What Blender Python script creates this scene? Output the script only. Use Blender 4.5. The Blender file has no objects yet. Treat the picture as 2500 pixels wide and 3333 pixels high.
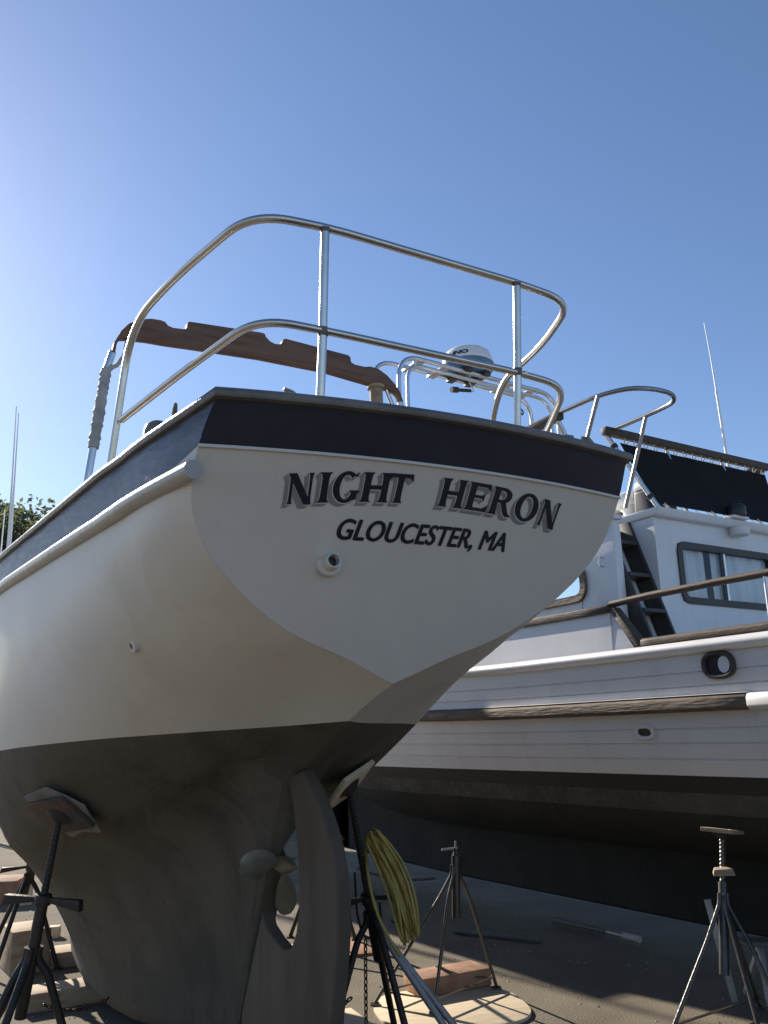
import bpy, bmesh, math, random
from mathutils import Vector, Matrix, Euler
random.seed(7)
R = math.radians
sc = bpy.context.scene
COL = sc.collection

# ------------------------------------------------------------------ camera, sky, sun, exposure
cam_d = bpy.data.cameras.new('camera'); cam = bpy.data.objects.new('camera', cam_d); COL.objects.link(cam)
cam_d.sensor_fit = 'VERTICAL'; cam_d.sensor_height = 36.0; cam_d.lens = 29.93
cam_d.clip_start = 0.05; cam_d.clip_end = 3000
PITCH, ROLL = R(14.8), R(1.4)
fwd = Vector((0, math.cos(PITCH), math.sin(PITCH))); rgt = Vector((1, 0, 0)); up0 = rgt.cross(fwd)
cr_, sr_ = math.cos(ROLL), math.sin(ROLL)
rx = rgt * cr_ - up0 * sr_; ux = rgt * sr_ + up0 * cr_
cam.matrix_world = Matrix(((rx.x, ux.x, -fwd.x, 0), (rx.y, ux.y, -fwd.y, 0), (rx.z, ux.z, -fwd.z, 1.75), (0, 0, 0, 1)))
sc.camera = cam

SUN_AZ, SUN_EL = R(-40), R(28)
world = bpy.data.worlds.new('World'); sc.world = world; world.use_nodes = True
wn = world.node_tree.nodes; wl_ = world.node_tree.links
bg = wn['Background']; sky = wn.new('ShaderNodeTexSky'); sky.sky_type = 'NISHITA'
sky.sun_disc = False; sky.sun_elevation = SUN_EL; sky.sun_rotation = SUN_AZ
sky.air_density = 1.0; sky.dust_density = 0.25; sky.ozone_density = 3.2
tint = wn.new('ShaderNodeMix'); tint.data_type = 'RGBA'; tint.blend_type = 'MULTIPLY'; tint.inputs[0].default_value = 1.0
tint.inputs[7].default_value = (1.03, 1.03, 1.10, 1); wl_.new(sky.outputs[0], tint.inputs[6]); wl_.new(tint.outputs[2], bg.inputs[0]); bg.inputs[1].default_value = 0.078
sd = bpy.data.lights.new('sun', 'SUN'); sd.energy = 5.0; sd.angle = R(0.53); sd.color = (1.0, 0.90, 0.77)
sun = bpy.data.objects.new('sun', sd); COL.objects.link(sun)
sdir = Vector((math.sin(SUN_AZ) * math.cos(SUN_EL), math.cos(SUN_AZ) * math.cos(SUN_EL), math.sin(SUN_EL)))
sun.rotation_euler = sdir.to_track_quat('Z', 'Y').to_euler(); sun.location = sdir * 60
sc.view_settings.view_transform = 'Standard'; sc.view_settings.look = 'None'
sc.view_settings.exposure = 0.85; sc.view_settings.gamma = 1.0
sc.cycles.max_bounces = 8; sc.cycles.diffuse_bounces = 4; sc.cycles.glossy_bounces = 4
sc.cycles.use_denoising = True

# ------------------------------------------------------------------ materials
def mat(name, base, rough=0.5, metal=0.0, col2=None, scale=6.0, lo=0.35, hi=0.65, stretch=(1, 1, 1), bump=0.0,
        bscale=None, spec=0.5, coat=0.0, rvar=0.0, detail=6.0, dist=0.0, space='Object', stain=None, sscale=2.0, samt=0.5, sstretch=(1, 1, 1), slo=.52, shi=.75):
    m = bpy.data.materials.new(name); m.use_nodes = True
    nt = m.node_tree; n = nt.nodes; l = nt.links; b = n['Principled BSDF']
    b.inputs['Base Color'].default_value = (*base, 1); b.inputs['Roughness'].default_value = rough
    b.inputs['Metallic'].default_value = metal; b.inputs['Specular IOR Level'].default_value = spec
    b.inputs['Coat Weight'].default_value = coat; b.inputs['Coat Roughness'].default_value = 0.12
    if col2 or bump or rvar:
        tc = n.new('ShaderNodeTexCoord'); mp = n.new('ShaderNodeMapping'); mp.inputs['Scale'].default_value = stretch
        l.new(tc.outputs[space], mp.inputs[0])
        nz = n.new('ShaderNodeTexNoise'); nz.inputs['Scale'].default_value = scale; nz.inputs['Detail'].default_value = detail
        nz.inputs['Roughness'].default_value = 0.62; nz.inputs['Distortion'].default_value = dist
        l.new(mp.outputs[0], nz.inputs[0])
        if col2:
            rp = n.new('ShaderNodeValToRGB'); rp.color_ramp.elements[0].position = lo; rp.color_ramp.elements[1].position = hi
            rp.color_ramp.elements[0].color = (*base, 1); rp.color_ramp.elements[1].color = (*col2, 1)
            l.new(nz.outputs[0], rp.inputs[0]); l.new(rp.outputs[0], b.inputs['Base Color'])
            if stain:
                m2 = n.new('ShaderNodeMapping'); m2.inputs['Scale'].default_value = sstretch; m2.inputs['Location'].default_value = (3.1, 1.7, 5.3); l.new(tc.outputs[space], m2.inputs[0])
                n2 = n.new('ShaderNodeTexNoise'); n2.inputs['Scale'].default_value = sscale; n2.inputs['Detail'].default_value = 9; n2.inputs['Roughness'].default_value = .66; n2.inputs['Distortion'].default_value = .8
                l.new(m2.outputs[0], n2.inputs[0]); r2 = n.new('ShaderNodeMapRange'); r2.inputs[1].default_value = slo; r2.inputs[2].default_value = shi; r2.inputs[4].default_value = samt
                l.new(n2.outputs[0], r2.inputs[0]); mxs = n.new('ShaderNodeMix'); mxs.data_type = 'RGBA'; l.new(r2.outputs[0], mxs.inputs[0]); l.new(rp.outputs[0], mxs.inputs[6]); mxs.inputs[7].default_value = (*stain, 1); l.new(mxs.outputs[2], b.inputs['Base Color'])
        if rvar:
            mr = n.new('ShaderNodeMapRange'); mr.inputs[3].default_value = max(0.02, rough - rvar); mr.inputs[4].default_value = min(1, rough + rvar)
            l.new(nz.outputs[0], mr.inputs[0]); l.new(mr.outputs[0], b.inputs['Roughness'])
        if bump:
            nb = n.new('ShaderNodeTexNoise'); nb.inputs['Scale'].default_value = bscale or scale * 4; nb.inputs['Detail'].default_value = 5
            l.new(mp.outputs[0], nb.inputs[0])
            bp = n.new('ShaderNodeBump'); bp.inputs['Strength'].default_value = bump; bp.inputs['Distance'].default_value = 0.02
            l.new(nb.outputs[0], bp.inputs['Height']); l.new(bp.outputs[0], b.inputs['Normal'])
    return m

M = {}
M['white_hull'] = mat('white_hull', (0.585, 0.56, 0.525), 0.45, col2=(0.64, 0.62, 0.585), scale=1.6, lo=0.3, hi=0.7, bump=0.05, bscale=1.8, spec=0.35, rvar=0.12, stain=(0.46, 0.40, 0.30), sscale=1.5, samt=0.5, sstretch=(1, .8, 1.2))
M['white_transom'] = mat('white_transom', (0.55, 0.53, 0.50), 0.5, col2=(0.585, 0.57, 0.54), scale=3, bump=0.04, bscale=5, spec=0.4, stain=(0.52, 0.48, 0.42), sscale=2.6, samt=0.3, sstretch=(2.2, 1, .6))
M['navy'] = mat('navy', (0.020, 0.022, 0.038), 0.5, col2=(0.028, 0.030, 0.048), scale=5, bump=0.05, bscale=9, spec=0.35)
M['navy_scuff_sheen'] = mat('navy_scuff_sheen', (0.022, 0.026, 0.046), 0.42, col2=(0.095, 0.112, 0.155), scale=2.4, lo=0.36, hi=0.64, stretch=(1, 0.8, 3.5), bump=0.35, bscale=9, dist=1.6, rvar=0.15)  # scuffs, with the band's sky sheen mixed into the pale blue
M['cap_grey'] = mat('cap_grey', (0.10, 0.095, 0.09), 0.42, col2=(0.17, 0.16, 0.15), scale=5, bump=0.2, bscale=30, rvar=0.15)
M['rub_grey'] = mat('rub_grey', (0.30, 0.29, 0.27), 0.32, col2=(0.40, 0.39, 0.37), scale=4, bump=0.1, bscale=20, rvar=0.1)
M['bottom_paint'] = mat('bottom_paint', (0.070, 0.062, 0.050), 0.75, col2=(0.125, 0.110, 0.088), scale=1.3, lo=0.35, hi=0.75, bump=0.3, bscale=30, spec=0.25, dist=.6, stain=(0.030, 0.028, 0.025), sscale=2.2, samt=.7, sstretch=(1, 1.6, .7))
M['keel_worn'] = mat('keel_worn', (0.075, 0.068, 0.055), 0.8, col2=(0.17, 0.155, 0.13), scale=4, lo=0.4, hi=0.7, stretch=(1, 0.5, 1.6), bump=0.5, bscale=14, dist=1.5)
M['rudder'] = mat('rudder', (0.062, 0.048, 0.036), 0.75, col2=(0.10, 0.078, 0.056), scale=2.0, stretch=(3, 3, 0.5), bump=0.2, bscale=14)
M['steel'] = mat('stainless', (0.62, 0.60, 0.57), 0.27, metal=1.0, col2=(0.50, 0.48, 0.45), scale=5, rvar=0.07)
M['steel_dull'] = mat('dull_steel', (0.34, 0.34, 0.345), 0.36, metal=1.0, col2=(0.26, 0.26, 0.27), scale=5, rvar=0.08)
M['alu'] = mat('aluminium', (0.66, 0.67, 0.69), 0.35, metal=1.0, col2=(0.55, 0.56, 0.58), scale=6, rvar=0.1)
M['weld'] = mat('weld', (0.10, 0.08, 0.07), 0.6, metal=0.5, col2=(0.25, 0.2, 0.16), scale=30)
M['wood_brown'] = mat('wood_brown', (0.13, 0.066, 0.040), 0.7, col2=(0.20, 0.115, 0.075), scale=4, stretch=(0.6, 6, 6), bump=0.25, bscale=12, dist=0.6)
M['wood_grey'] = mat('wood_grey', (0.085, 0.06, 0.042), 0.7, col2=(0.17, 0.13, 0.095), scale=5, stretch=(5, 0.5, 5), bump=0.3, bscale=12)
M['bronze'] = mat('bronze', (0.15, 0.145, 0.115), 0.5, metal=0.3, col2=(0.23, 0.23, 0.195), scale=14, bump=0.1)
M['prop'] = mat('propeller_bronze', (0.17, 0.12, 0.06), 0.6, metal=0.3, col2=(0.21, 0.18, 0.12), scale=9, bump=0.25, bscale=20)
M['ink'] = mat('lettering_navy', (0.010, 0.012, 0.022), 0.4, col2=(0.014, 0.016, 0.028), scale=20)
M['ink_grey'] = mat('lettering_grey', (0.20, 0.205, 0.215), 0.5, col2=(0.23, 0.235, 0.245), scale=20)
M['wrap'] = mat('wrapping', (0.34, 0.33, 0.32), 0.7, col2=(0.48, 0.47, 0.45), scale=14, bump=0.5)
M['carpet'] = mat('carpet', (0.15, 0.145, 0.135), 0.9, col2=(0.24, 0.235, 0.22), scale=12, bump=0.6)
M['white2'] = mat('white_trawler', (0.63, 0.625, 0.62), 0.40, col2=(0.69, 0.685, 0.68), scale=1.5, bump=0.05, bscale=3, rvar=0.08, stain=(0.50, 0.46, 0.40), sscale=2.4, samt=.35, sstretch=(1, 2.2, .5))
M['white_house'] = mat('white_house', (0.65, 0.65, 0.65), 0.35, col2=(0.71, 0.71, 0.71), scale=1.2, bump=0.04, bscale=4, stain=(0.50, 0.45, 0.38), sscale=3, samt=.3, sstretch=(2.5, 2.5, .4))
M['boot_black'] = mat('boot_black', (0.008, 0.009, 0.009), 0.6, col2=(0.014, 0.014, 0.014), scale=4)
M['bottom2'] = mat('bottom_trawler', (0.016, 0.016, 0.015), 0.9, col2=(0.035, 0.034, 0.031), scale=2.0, lo=0.35, hi=0.75, bump=0.6, bscale=18)
M['brown_trim'] = mat('brown_trim', (0.050, 0.033, 0.021), 0.65, col2=(0.085, 0.060, 0.042), scale=5, stretch=(5, 0.6, 5), bump=0.2, bscale=20)
M['dark_trim'] = mat('dark_trim', (0.030, 0.027, 0.024), 0.5, col2=(0.045, 0.040, 0.036), scale=8)
M['rub_wood'] = mat('rub_wood', (0.085, 0.062, 0.045), 0.75, col2=(0.22, 0.17, 0.12), scale=4, stretch=(4, 0.8, 8), lo=0.4, hi=0.75, bump=0.5, bscale=10)
M['primer_bounce'] = mat('rough_primer_bounce', (0.04, 0.04, 0.037), 0.9, col2=(0.10, 0.098, 0.091), scale=2.2, lo=.3, hi=.7, bump=1.0, bscale=16)  # rough primer, its lighter grey carrying bounce light off the ground
M['canvas'] = mat('black_canvas', (0.010, 0.010, 0.010), 0.85, col2=(0.015, 0.015, 0.015), scale=3, bump=0.2, bscale=5, spec=0.2)
M['rope'] = mat('white_rope', (0.45, 0.43, 0.38), 0.8, col2=(0.6, 0.58, 0.52), scale=40)
M['black_plastic'] = mat('black_plastic', (0.012, 0.012, 0.013), 0.4, col2=(0.02, 0.02, 0.021), scale=10)
M['radome'] = mat('radome_white', (0.78, 0.77, 0.73), 0.35, col2=(0.82, 0.81, 0.78), scale=5)
M['radome_blue'] = mat('radome_blue', (0.06, 0.15, 0.26), 0.35, col2=(0.08, 0.18, 0.30), scale=5)
M['radar_ink'] = mat('radar_ink', (0.012, 0.03, 0.10), 0.4, col2=(0.015, 0.035, 0.11), scale=5)
M['radar_red'] = mat('radar_red', (0.30, 0.015, 0.02), 0.4, col2=(0.33, 0.02, 0.025), scale=5)
M['curtain'] = mat('curtain', (0.84, 0.87, 0.89), 0.8, col2=(0.78, 0.82, 0.85), scale=6)
M['interior'] = mat('cabin_interior', (0.10, 0.12, 0.15), 0.8, col2=(0.13, 0.15, 0.18), scale=2)
M['stand'] = mat('stand_steel', (0.028, 0.026, 0.025), 0.55, metal=0.3, col2=(0.075, 0.05, 0.038), scale=7, lo=0.45, hi=0.8, bump=0.2)
M['stand_grey'] = mat('stand_grey_steel', (0.050, 0.047, 0.044), 0.30, metal=0.35, col2=(0.085, 0.075, 0.066), scale=8, bump=0.15, spec=0.9)
M['galv'] = mat('galvanised', (0.30, 0.285, 0.27), 0.5, metal=0.3, col2=(0.40, 0.38, 0.36), scale=11, bump=0.15)
M['chain'] = mat('chain_steel', (0.07, 0.06, 0.052), 0.5, metal=0.7, col2=(0.13, 0.10, 0.08), scale=20)
M['ply'] = mat('plywood', (0.56, 0.45, 0.30), 0.75, col2=(0.66, 0.55, 0.39), scale=3, stretch=(1, 7, 1), bump=0.15, bscale=8)
M['ply_red'] = mat('plywood_red', (0.34, 0.16, 0.09), 0.75, col2=(0.42, 0.26, 0.16), scale=4, bump=0.2)
M['timber'] = mat('timber', (0.27, 0.19, 0.12), 0.8, col2=(0.40, 0.31, 0.21), scale=4, stretch=(1, 5, 5), bump=0.3, bscale=9)
M['timber_red'] = mat('timber_red', (0.24, 0.12, 0.075), 0.8, col2=(0.36, 0.22, 0.14), scale=6, bump=0.3)
M['hose'] = mat('hose_yellow', (0.40, 0.275, 0.05), 0.55, col2=(0.46, 0.35, 0.10), scale=18)
M['hose_black'] = mat('hose_black', (0.014, 0.013, 0.012), 0.5, col2=(0.02, 0.02, 0.018), scale=10)
M['pad_dark'] = mat('pad_dark_wood', (0.10, 0.055, 0.042), 0.8, col2=(0.055, 0.050, 0.046), scale=5, lo=.45, hi=.55)
M['pvc'] = mat('pvc_grey', (0.085, 0.085, 0.08), 0.7, col2=(0.14, 0.14, 0.13), scale=8)
M['bark'] = mat('bark', (0.06, 0.045, 0.035), 0.9, col2=(0.10, 0.08, 0.06), scale=5, bump=0.5)
M['leaf'] = mat('leaf', (0.085, 0.100, 0.070), 0.7, col2=(0.115, 0.120, 0.085), scale=0.8, spec=0.2)
lt = M['leaf'].node_tree; ltr = lt.nodes.new('ShaderNodeBsdfTranslucent'); lmx = lt.nodes.new('ShaderNodeMixShader'); lmx.inputs[0].default_value = .5
ltr.inputs[0].default_value = (0.12, 0.15, 0.07, 1); lo_m = lt.nodes['Material Output']
lt.links.new(lt.nodes['Principled BSDF'].outputs[0], lmx.inputs[1]); lt.links.new(ltr.outputs[0], lmx.inputs[2]); lt.links.new(lmx.outputs[0], lo_m.inputs[0])
# ground: worn asphalt yard
g = mat('asphalt', (0.125, 0.107, 0.080), 0.92, col2=(0.205, 0.176, 0.132), scale=1.1, lo=0.35, hi=0.7, bump=0.5, bscale=70, spec=0.25, detail=10)
M['asphalt'] = g
# window glass: clear sheet with a fresnel reflection
gm = bpy.data.materials.new('window_glass'); gm.use_nodes = True; nt = gm.node_tree; nt.nodes.clear()
o_ = nt.nodes.new('ShaderNodeOutputMaterial'); mx = nt.nodes.new('ShaderNodeMixShader'); tr = nt.nodes.new('ShaderNodeBsdfTransparent')
gl = nt.nodes.new('ShaderNodeBsdfGlossy'); fr = nt.nodes.new('ShaderNodeFresnel'); nzg = nt.nodes.new('ShaderNodeTexNoise'); bpg = nt.nodes.new('ShaderNodeBump')
tr.inputs[0].default_value = (0.93, 0.96, 0.97, 1); gl.inputs['Roughness'].default_value = 0.02; fr.inputs[0].default_value = 1.5
nzg.inputs['Scale'].default_value = 2; bpg.inputs['Strength'].default_value = 0.03
nt.links.new(nzg.outputs[0], bpg.inputs['Height']); nt.links.new(bpg.outputs[0], gl.inputs['Normal'])
nt.links.new(fr.outputs[0], mx.inputs[0]); nt.links.new(tr.outputs[0], mx.inputs[1]); nt.links.new(gl.outputs[0], mx.inputs[2]); nt.links.new(mx.outputs[0], o_.inputs[0])
M['glass'] = gm

# ------------------------------------------------------------------ mesh builder
V = Vector
class G:
    def __init__(self): self.v = []; self.f = []
    def add(self, vs, fs):
        k = len(self.v); self.v += [V(p) for p in vs]; self.f += [tuple(i + k for i in f) for f in fs]; return self
    def hexa(self, p):      # 8 points: bottom ring 0-3, top ring 4-7
        return self.add(p, [(3, 2, 1, 0), (4, 5, 6, 7), (0, 1, 5, 4), (1, 2, 6, 5), (2, 3, 7, 6), (3, 0, 4, 7)])
    def box(self, lo, hi):
        (a, b, c), (d, e, f) = lo, hi
        return self.hexa([(a, b, c), (d, b, c), (d, e, c), (a, e, c), (a, b, f), (d, b, f), (d, e, f), (a, e, f)])
    def bar(self, p, q, w, h, up=(0, 0, 1)):   # rectangular bar from p to q: w across, h along up
        p, q = V(p), V(q); d = (q - p).normalized(); u = V(up); s = d.cross(u).normalized(); u = s.cross(d).normalized()
        c = [(-1, -1), (1, -1), (1, 1), (-1, 1)]
        return self.hexa([p + s * (a * w / 2) + u * (b * h / 2) for a, b in c] + [q + s * (a * w / 2) + u * (b * h / 2) for a, b in c])
    def sweep(self, path, prof, up=(0, 0, 1), closed=False, cap=True):   # prof: (side, up) pairs carried along path
        P = [V(p) for p in path]; n = len(P); rings = []; m = len(prof); u0 = V(up)
        for i in range(n):
            a = P[(i - 1) % n] if (closed or i > 0) else P[i]; b = P[(i + 1) % n] if (closed or i < n - 1) else P[i]
            d1 = (P[i] - a); d2 = (b - P[i])
            t = ((d1.normalized() if d1.length > 1e-9 else V()) + (d2.normalized() if d2.length > 1e-9 else V())).normalized()
            s = t.cross(u0).normalized(); u = s.cross(t).normalized()
            k = 1.0
            if d1.length > 1e-9 and d2.length > 1e-9:
                c = max(0.35, math.sqrt(max(0.0, (1 + d1.normalized().dot(d2.normalized())) / 2))); k = 1 / c
            rings.append([P[i] + s * (x * k) + u * y for x, y in prof])
        vs = [p for r in rings for p in r]; fs = []
        for i in range(n if closed else n - 1):
            for j in range(m):
                fs.append((i * m + j, i * m + (j + 1) % m, ((i + 1) % n) * m + (j + 1) % m, ((i + 1) % n) * m + j))
        if cap and not closed: fs += [tuple(range(m))[::-1], tuple((n - 1) * m + j for j in range(m))]
        return self.add(vs, fs)
    def tube(self, path, r, n=10, closed=False, cap=True, rs=None):
        P = [V(p) for p in path]; N = len(P); vs = []; fs = []
        t0 = (P[1] - P[0]).normalized(); u = V((0, 0, 1)) if abs(t0.z) < 0.9 else V((1, 0, 0)); u = (u - t0 * u.dot(t0)).normalized()
        for i in range(N):
            a = P[i - 1] if (i > 0 or closed) else P[i]; b = P[(i + 1) % N] if (i < N - 1 or closed) else P[i]
            t = (b - a).normalized(); u = (u - t * u.dot(t)).normalized(); s = t.cross(u); rr = rs[i] if rs else r
            vs += [P[i] + (u * math.cos(2 * math.pi * j / n) + s * math.sin(2 * math.pi * j / n)) * rr for j in range(n)]
        for i in range(N if closed else N - 1):
            for j in range(n):
                fs.append((i * n + j, i * n + (j + 1) % n, ((i + 1) % N) * n + (j + 1) % n, ((i + 1) % N) * n + j))
        if cap and not closed: fs += [tuple(range(n))[::-1], tuple((N - 1) * n + j for j in range(n))]
        return self.add(vs, fs)
    def grid(self, rows):
        m = len(rows[0]); vs = [p for r in rows for p in r]
        return self.add(vs, [(i * m + j, i * m + j + 1, (i + 1) * m + j + 1, (i + 1) * m + j) for i in range(len(rows) - 1) for j in range(m - 1)])
    def lathe(self, prof, c=(0, 0, 0), axis=(0, 0, 1), n=28):   # prof: (radius, height) pairs
        c = V(c); ax = V(axis).normalized(); u = V((1, 0, 0)) if abs(ax.x) < 0.9 else V((0, 1, 0)); u = (u - ax * u.dot(ax)).normalized(); s = ax.cross(u)
        vs = []; fs = []; N = len(prof)
        for r, h in prof: vs += [c + ax * h + (u * math.cos(2 * math.pi * j / n) + s * math.sin(2 * math.pi * j / n)) * max(r, 1e-4) for j in range(n)]
        for i in range(N - 1):
            for j in range(n): fs.append((i * n + j, i * n + (j + 1) % n, (i + 1) * n + (j + 1) % n, (i + 1) * n + j))
        fs += [tuple(range(n))[::-1], tuple((N - 1) * n + j for j in range(n))]
        return self.add(vs, fs)
    def prism(self, poly, fn, h0, h1):   # poly 2-D, fn(x, y, h) -> point
        n = len(poly)
        vs = [fn(x, y, h0) for x, y in poly] + [fn(x, y, h1) for x, y in poly]
        return self.add(vs, [tuple(range(n))[::-1], tuple(range(n, 2 * n))] + [(i, (i + 1) % n, n + (i + 1) % n, n + i) for i in range(n)])
    def map(self, fn): self.v = [V(fn(p)) for p in self.v]; return self

def obj(name, g, m, parent=None, bev=0.0, seg=2, ang=38, smooth=True):
    me = bpy.data.meshes.new(name); bm = bmesh.new()
    vs = [bm.verts.new(p) for p in g.v]
    for f in g.f:
        try: bm.faces.new([vs[i] for i in f])
        except ValueError: pass
    bmesh.ops.remove_doubles(bm, verts=bm.verts, dist=1e-5)
    bmesh.ops.recalc_face_normals(bm, faces=bm.faces)
    if bev:
        ed = [e for e in bm.edges if len(e.link_faces) == 2 and e.calc_face_angle(0) > R(35)]
        bmesh.ops.bevel(bm, geom=ed, offset=bev, segments=seg, affect='EDGES', profile=0.5)
    bm.to_mesh(me); bm.free()
    if smooth:
        for p in me.polygons: p.use_smooth = True
        me.set_sharp_from_angle(angle=R(ang))
    me.materials.append(m)
    o = bpy.data.objects.new(name, me); COL.objects.link(o)
    if parent: o.parent = parent
    return o
def tag(o, label=None, cat=None, group=None, kind=None):
    if label: o['label'] = label
    if cat: o['category'] = cat
    if group: o['group'] = group
    if kind: o['kind'] = kind
    return o
def thing(name, label, cat, loc=(0, 0, 0), rot=(0, 0, 0), group=None):
    o = bpy.data.objects.new(name, None); COL.objects.link(o); o.location = loc; o.rotation_euler = rot
    o.empty_display_size = 0.2
    return tag(o, label, cat, group)
def copy_thing(root, label, loc, rz=0, group=None):
    r = root.copy(); COL.objects.link(r); r.location = loc; r.rotation_euler = (0, 0, rz); tag(r, label, None, group)
    for ch in list(root.children):
        c = ch.copy(); COL.objects.link(c); c.parent = r
        for gch in list(ch.children):
            d = gch.copy(); COL.objects.link(d); d.parent = c
    return r
def fillet(pts, rad, n=7):
    P = [V(p) for p in pts]; out = [P[0]]
    for i in range(1, len(P) - 1):
        r = rad[i] if isinstance(rad, (list, tuple)) else rad
        a = P[i - 1] - P[i]; b = P[i + 1] - P[i]; d = min(r, a.length * 0.49, b.length * 0.49)
        p0 = P[i] + a.normalized() * d; p1 = P[i] + b.normalized() * d
        for k in range(n + 1):
            t = k / n; out.append(p0 * (1 - t) ** 2 + P[i] * (2 * t * (1 - t)) + p1 * t ** 2)
    out.append(P[-1]); return out
def resample(path, step):
    P = [V(p) for p in path]; out = [P[0]]
    for i in range(len(P) - 1):
        n = max(1, int((P[i + 1] - P[i]).length / step))
        for k in range(1, n + 1): out.append(P[i].lerp(P[i + 1], k / n))
    return out
def interp(xs, ys):
    o = sorted(range(len(xs)), key=lambda i: xs[i]); xs = [xs[i] for i in o]; ys = [ys[i] for i in o]; n = len(xs)
    ms = []
    for i in range(n):
        if i == 0: ms.append((ys[1] - ys[0]) / (xs[1] - xs[0]))
        elif i == n - 1: ms.append((ys[-1] - ys[-2]) / (xs[-1] - xs[-2]))
        else: ms.append((ys[i + 1] - ys[i - 1]) / (xs[i + 1] - xs[i - 1]))
    def f(x):
        x = min(max(x, xs[0]), xs[-1]); i = 0
        while i < n - 2 and x > xs[i + 1]: i += 1
        h = xs[i + 1] - xs[i]; t = (x - xs[i]) / h
        return (2*t**3 - 3*t**2 + 1) * ys[i] + (t**3 - 2*t**2 + t) * h * ms[i] + (-2*t**3 + 3*t**2) * ys[i+1] + (t**3 - t**2) * h * ms[i+1]
    return f
def text_mesh(body, size, shear=0.0, bold=0.0, sx=1.0, depth=0.001):
    cu = bpy.data.curves.new('text', 'FONT'); cu.body = body; cu.size = size; cu.shear = shear; cu.offset = bold; cu.extrude = depth
    cu.resolution_u = 6; cu.align_x = 'LEFT'
    o = bpy.data.objects.new('text', cu); COL.objects.link(o)
    me = bpy.data.meshes.new_from_object(o.evaluated_get(bpy.context.evaluated_depsgraph_get()))
    bpy.data.objects.remove(o); bpy.data.curves.remove(cu)
    gg = G(); gg.v = [V((v.co.x * sx, v.co.y, v.co.z)) for v in me.vertices]; gg.f = [tuple(p.vertices) for p in me.polygons]
    bpy.data.meshes.remove(me); return gg

# ------------------------------------------------------------------ ground
gg = G(); N = 40
gg.add([(-600, -200, 0), (600, -200, 0), (600, 1400, 0), (-600, 1400, 0)], [(0, 1, 2, 3)])
tag(obj('ground', gg, M['asphalt'], smooth=False), 'worn grey asphalt of the boatyard', None, None, 'structure')

# ------------------------------------------------------------------ the sailboat whose stern fills the picture
HEEL = R(1.35)
nh = thing('sailboat', 'white sailboat with navy sheer band and NIGHT HERON lettered across its transom', 'sailboat')
nh.matrix_world = Matrix.Translation((0.313, 3.022, 0.0)) @ Matrix.Rotation(R(30), 4, 'Z') @ Matrix.Rotation(-HEEL, 4, 'Y')
K = 0.72
zn = lambda zo: zo * K + (1.75 - 1.6 * K)
ab = [-9.7, -9.2, -8.4, -7.4, -6.3, -5, -3.8, -2.6, -1.6, -0.7, 0, 0.2]
bs = interp(ab, [.03, .30, .72, 1.18, 1.58, 1.77, 1.74, 1.62, 1.51, 1.40, 1.28, 1.26])
zsh = interp([-9.7, -8, -6, -4, -2, 0, .2], [3.4, 3.22, 3.10, 3.06, 3.08, 3.13, 3.13])
zra = interp([-9.7, -9.1, -8.4, -7.6, -6.8, -6, -5, -4, -3, -2.4, -1.84, -1.3, -.75, .2], [3.3, 1.7, .7, .05, -.18, -.2, -.05, .26, .76, 1.10, 1.44, 1.68, 1.88, 2.2])
T_ = [0, .05, .10, .19, .28, .37, .47, .6, .69, .83, 1]
ftA = interp(T_, [0, .12, .235, .48, .65, .77, .88, .965, .99, .995, .962])
ftB = interp(T_, [0, .10, .22, .51, .73, .85, .925, .968, .982, .995, 1])
ftM = interp(T_, [0, .26, .41, .64, .775, .85, .90, .945, .962, .985, 1])
def ft(t, a):
    w = min(max((-a - .3) / 1.0, 0), 1); w2 = min(max((-a - 3.2) / 2.5, 0), 1)
    b = ftB(t) * (1 - w2) + ftM(t) * w2
    return ftA(t) * (1 - w) + b * w
RK, ZT = .64, 2.852
def tra(s, z): return -RK * (ZT - z) + .065 * (1 - (s / .92) ** 2)      # how far aft the raked, slightly bulged transom is
NB = 2.700                                                                # lower edge of the navy band at the stern
tnb_tr = (NB - 1.954) / (2.852 - 1.954)
TL = sorted([i / 22 for i in range(6, 23)] + [i / 44 * .5 for i in range(0, 23)])
TL = [t for t in TL if abs(t - tnb_tr) > .02] + [tnb_tr]; TL.sort(); JN = TL.index(tnb_tr)
def tnb(a):      # band edge as a fraction of the section height at station a
    znb = interp([-9.7, -6, -4, -2, 0], [2.93, 2.85, 2.85, 2.85, 2.86])(a)
    return (znb - zra(a)) / (zsh(a) - zra(a))
def tt(t, a):    # moves the transom's band level to the station's own band level
    q = tnb(a)
    return t / tnb_tr * q if t <= tnb_tr else q + (t - tnb_tr) / (1 - tnb_tr) * (1 - q)
stations = [-9.7, -9.5, -9.2, -8.9, -8.5, -8.1, -7.5, -6.9, -6.2, -5.5, -4.9, -4.3, -3.8, -3.5, -3.25, -3.05, -2.9, -2.75, -2.6, -2.48, -2.36, -2.27, -2.2, -2.1, -1.95, -1.8, -1.65, -1.5, -1.35, -1.2, -1.0]
def keel_w(a): return interp([-8.8, -8.0, -7.2, -6.2, -5, -4, -3, -2.3], [.05, .22, .44, .56, .56, .42, .17, .045])(a) * K
def keel_b(a): return zn(interp([-8.8, -8.2, -7.5, -6, -3, -2], [.45, -.25, -.58, -.66, -.66, -.66])(a))
def keel_te(z): return interp([.12, .55, .90, 1.20, 1.47, 1.70], [2.26, 2.12, 1.90, 1.80, 1.66, 1.56])(z)     # the raked after edge of the keel
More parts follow.
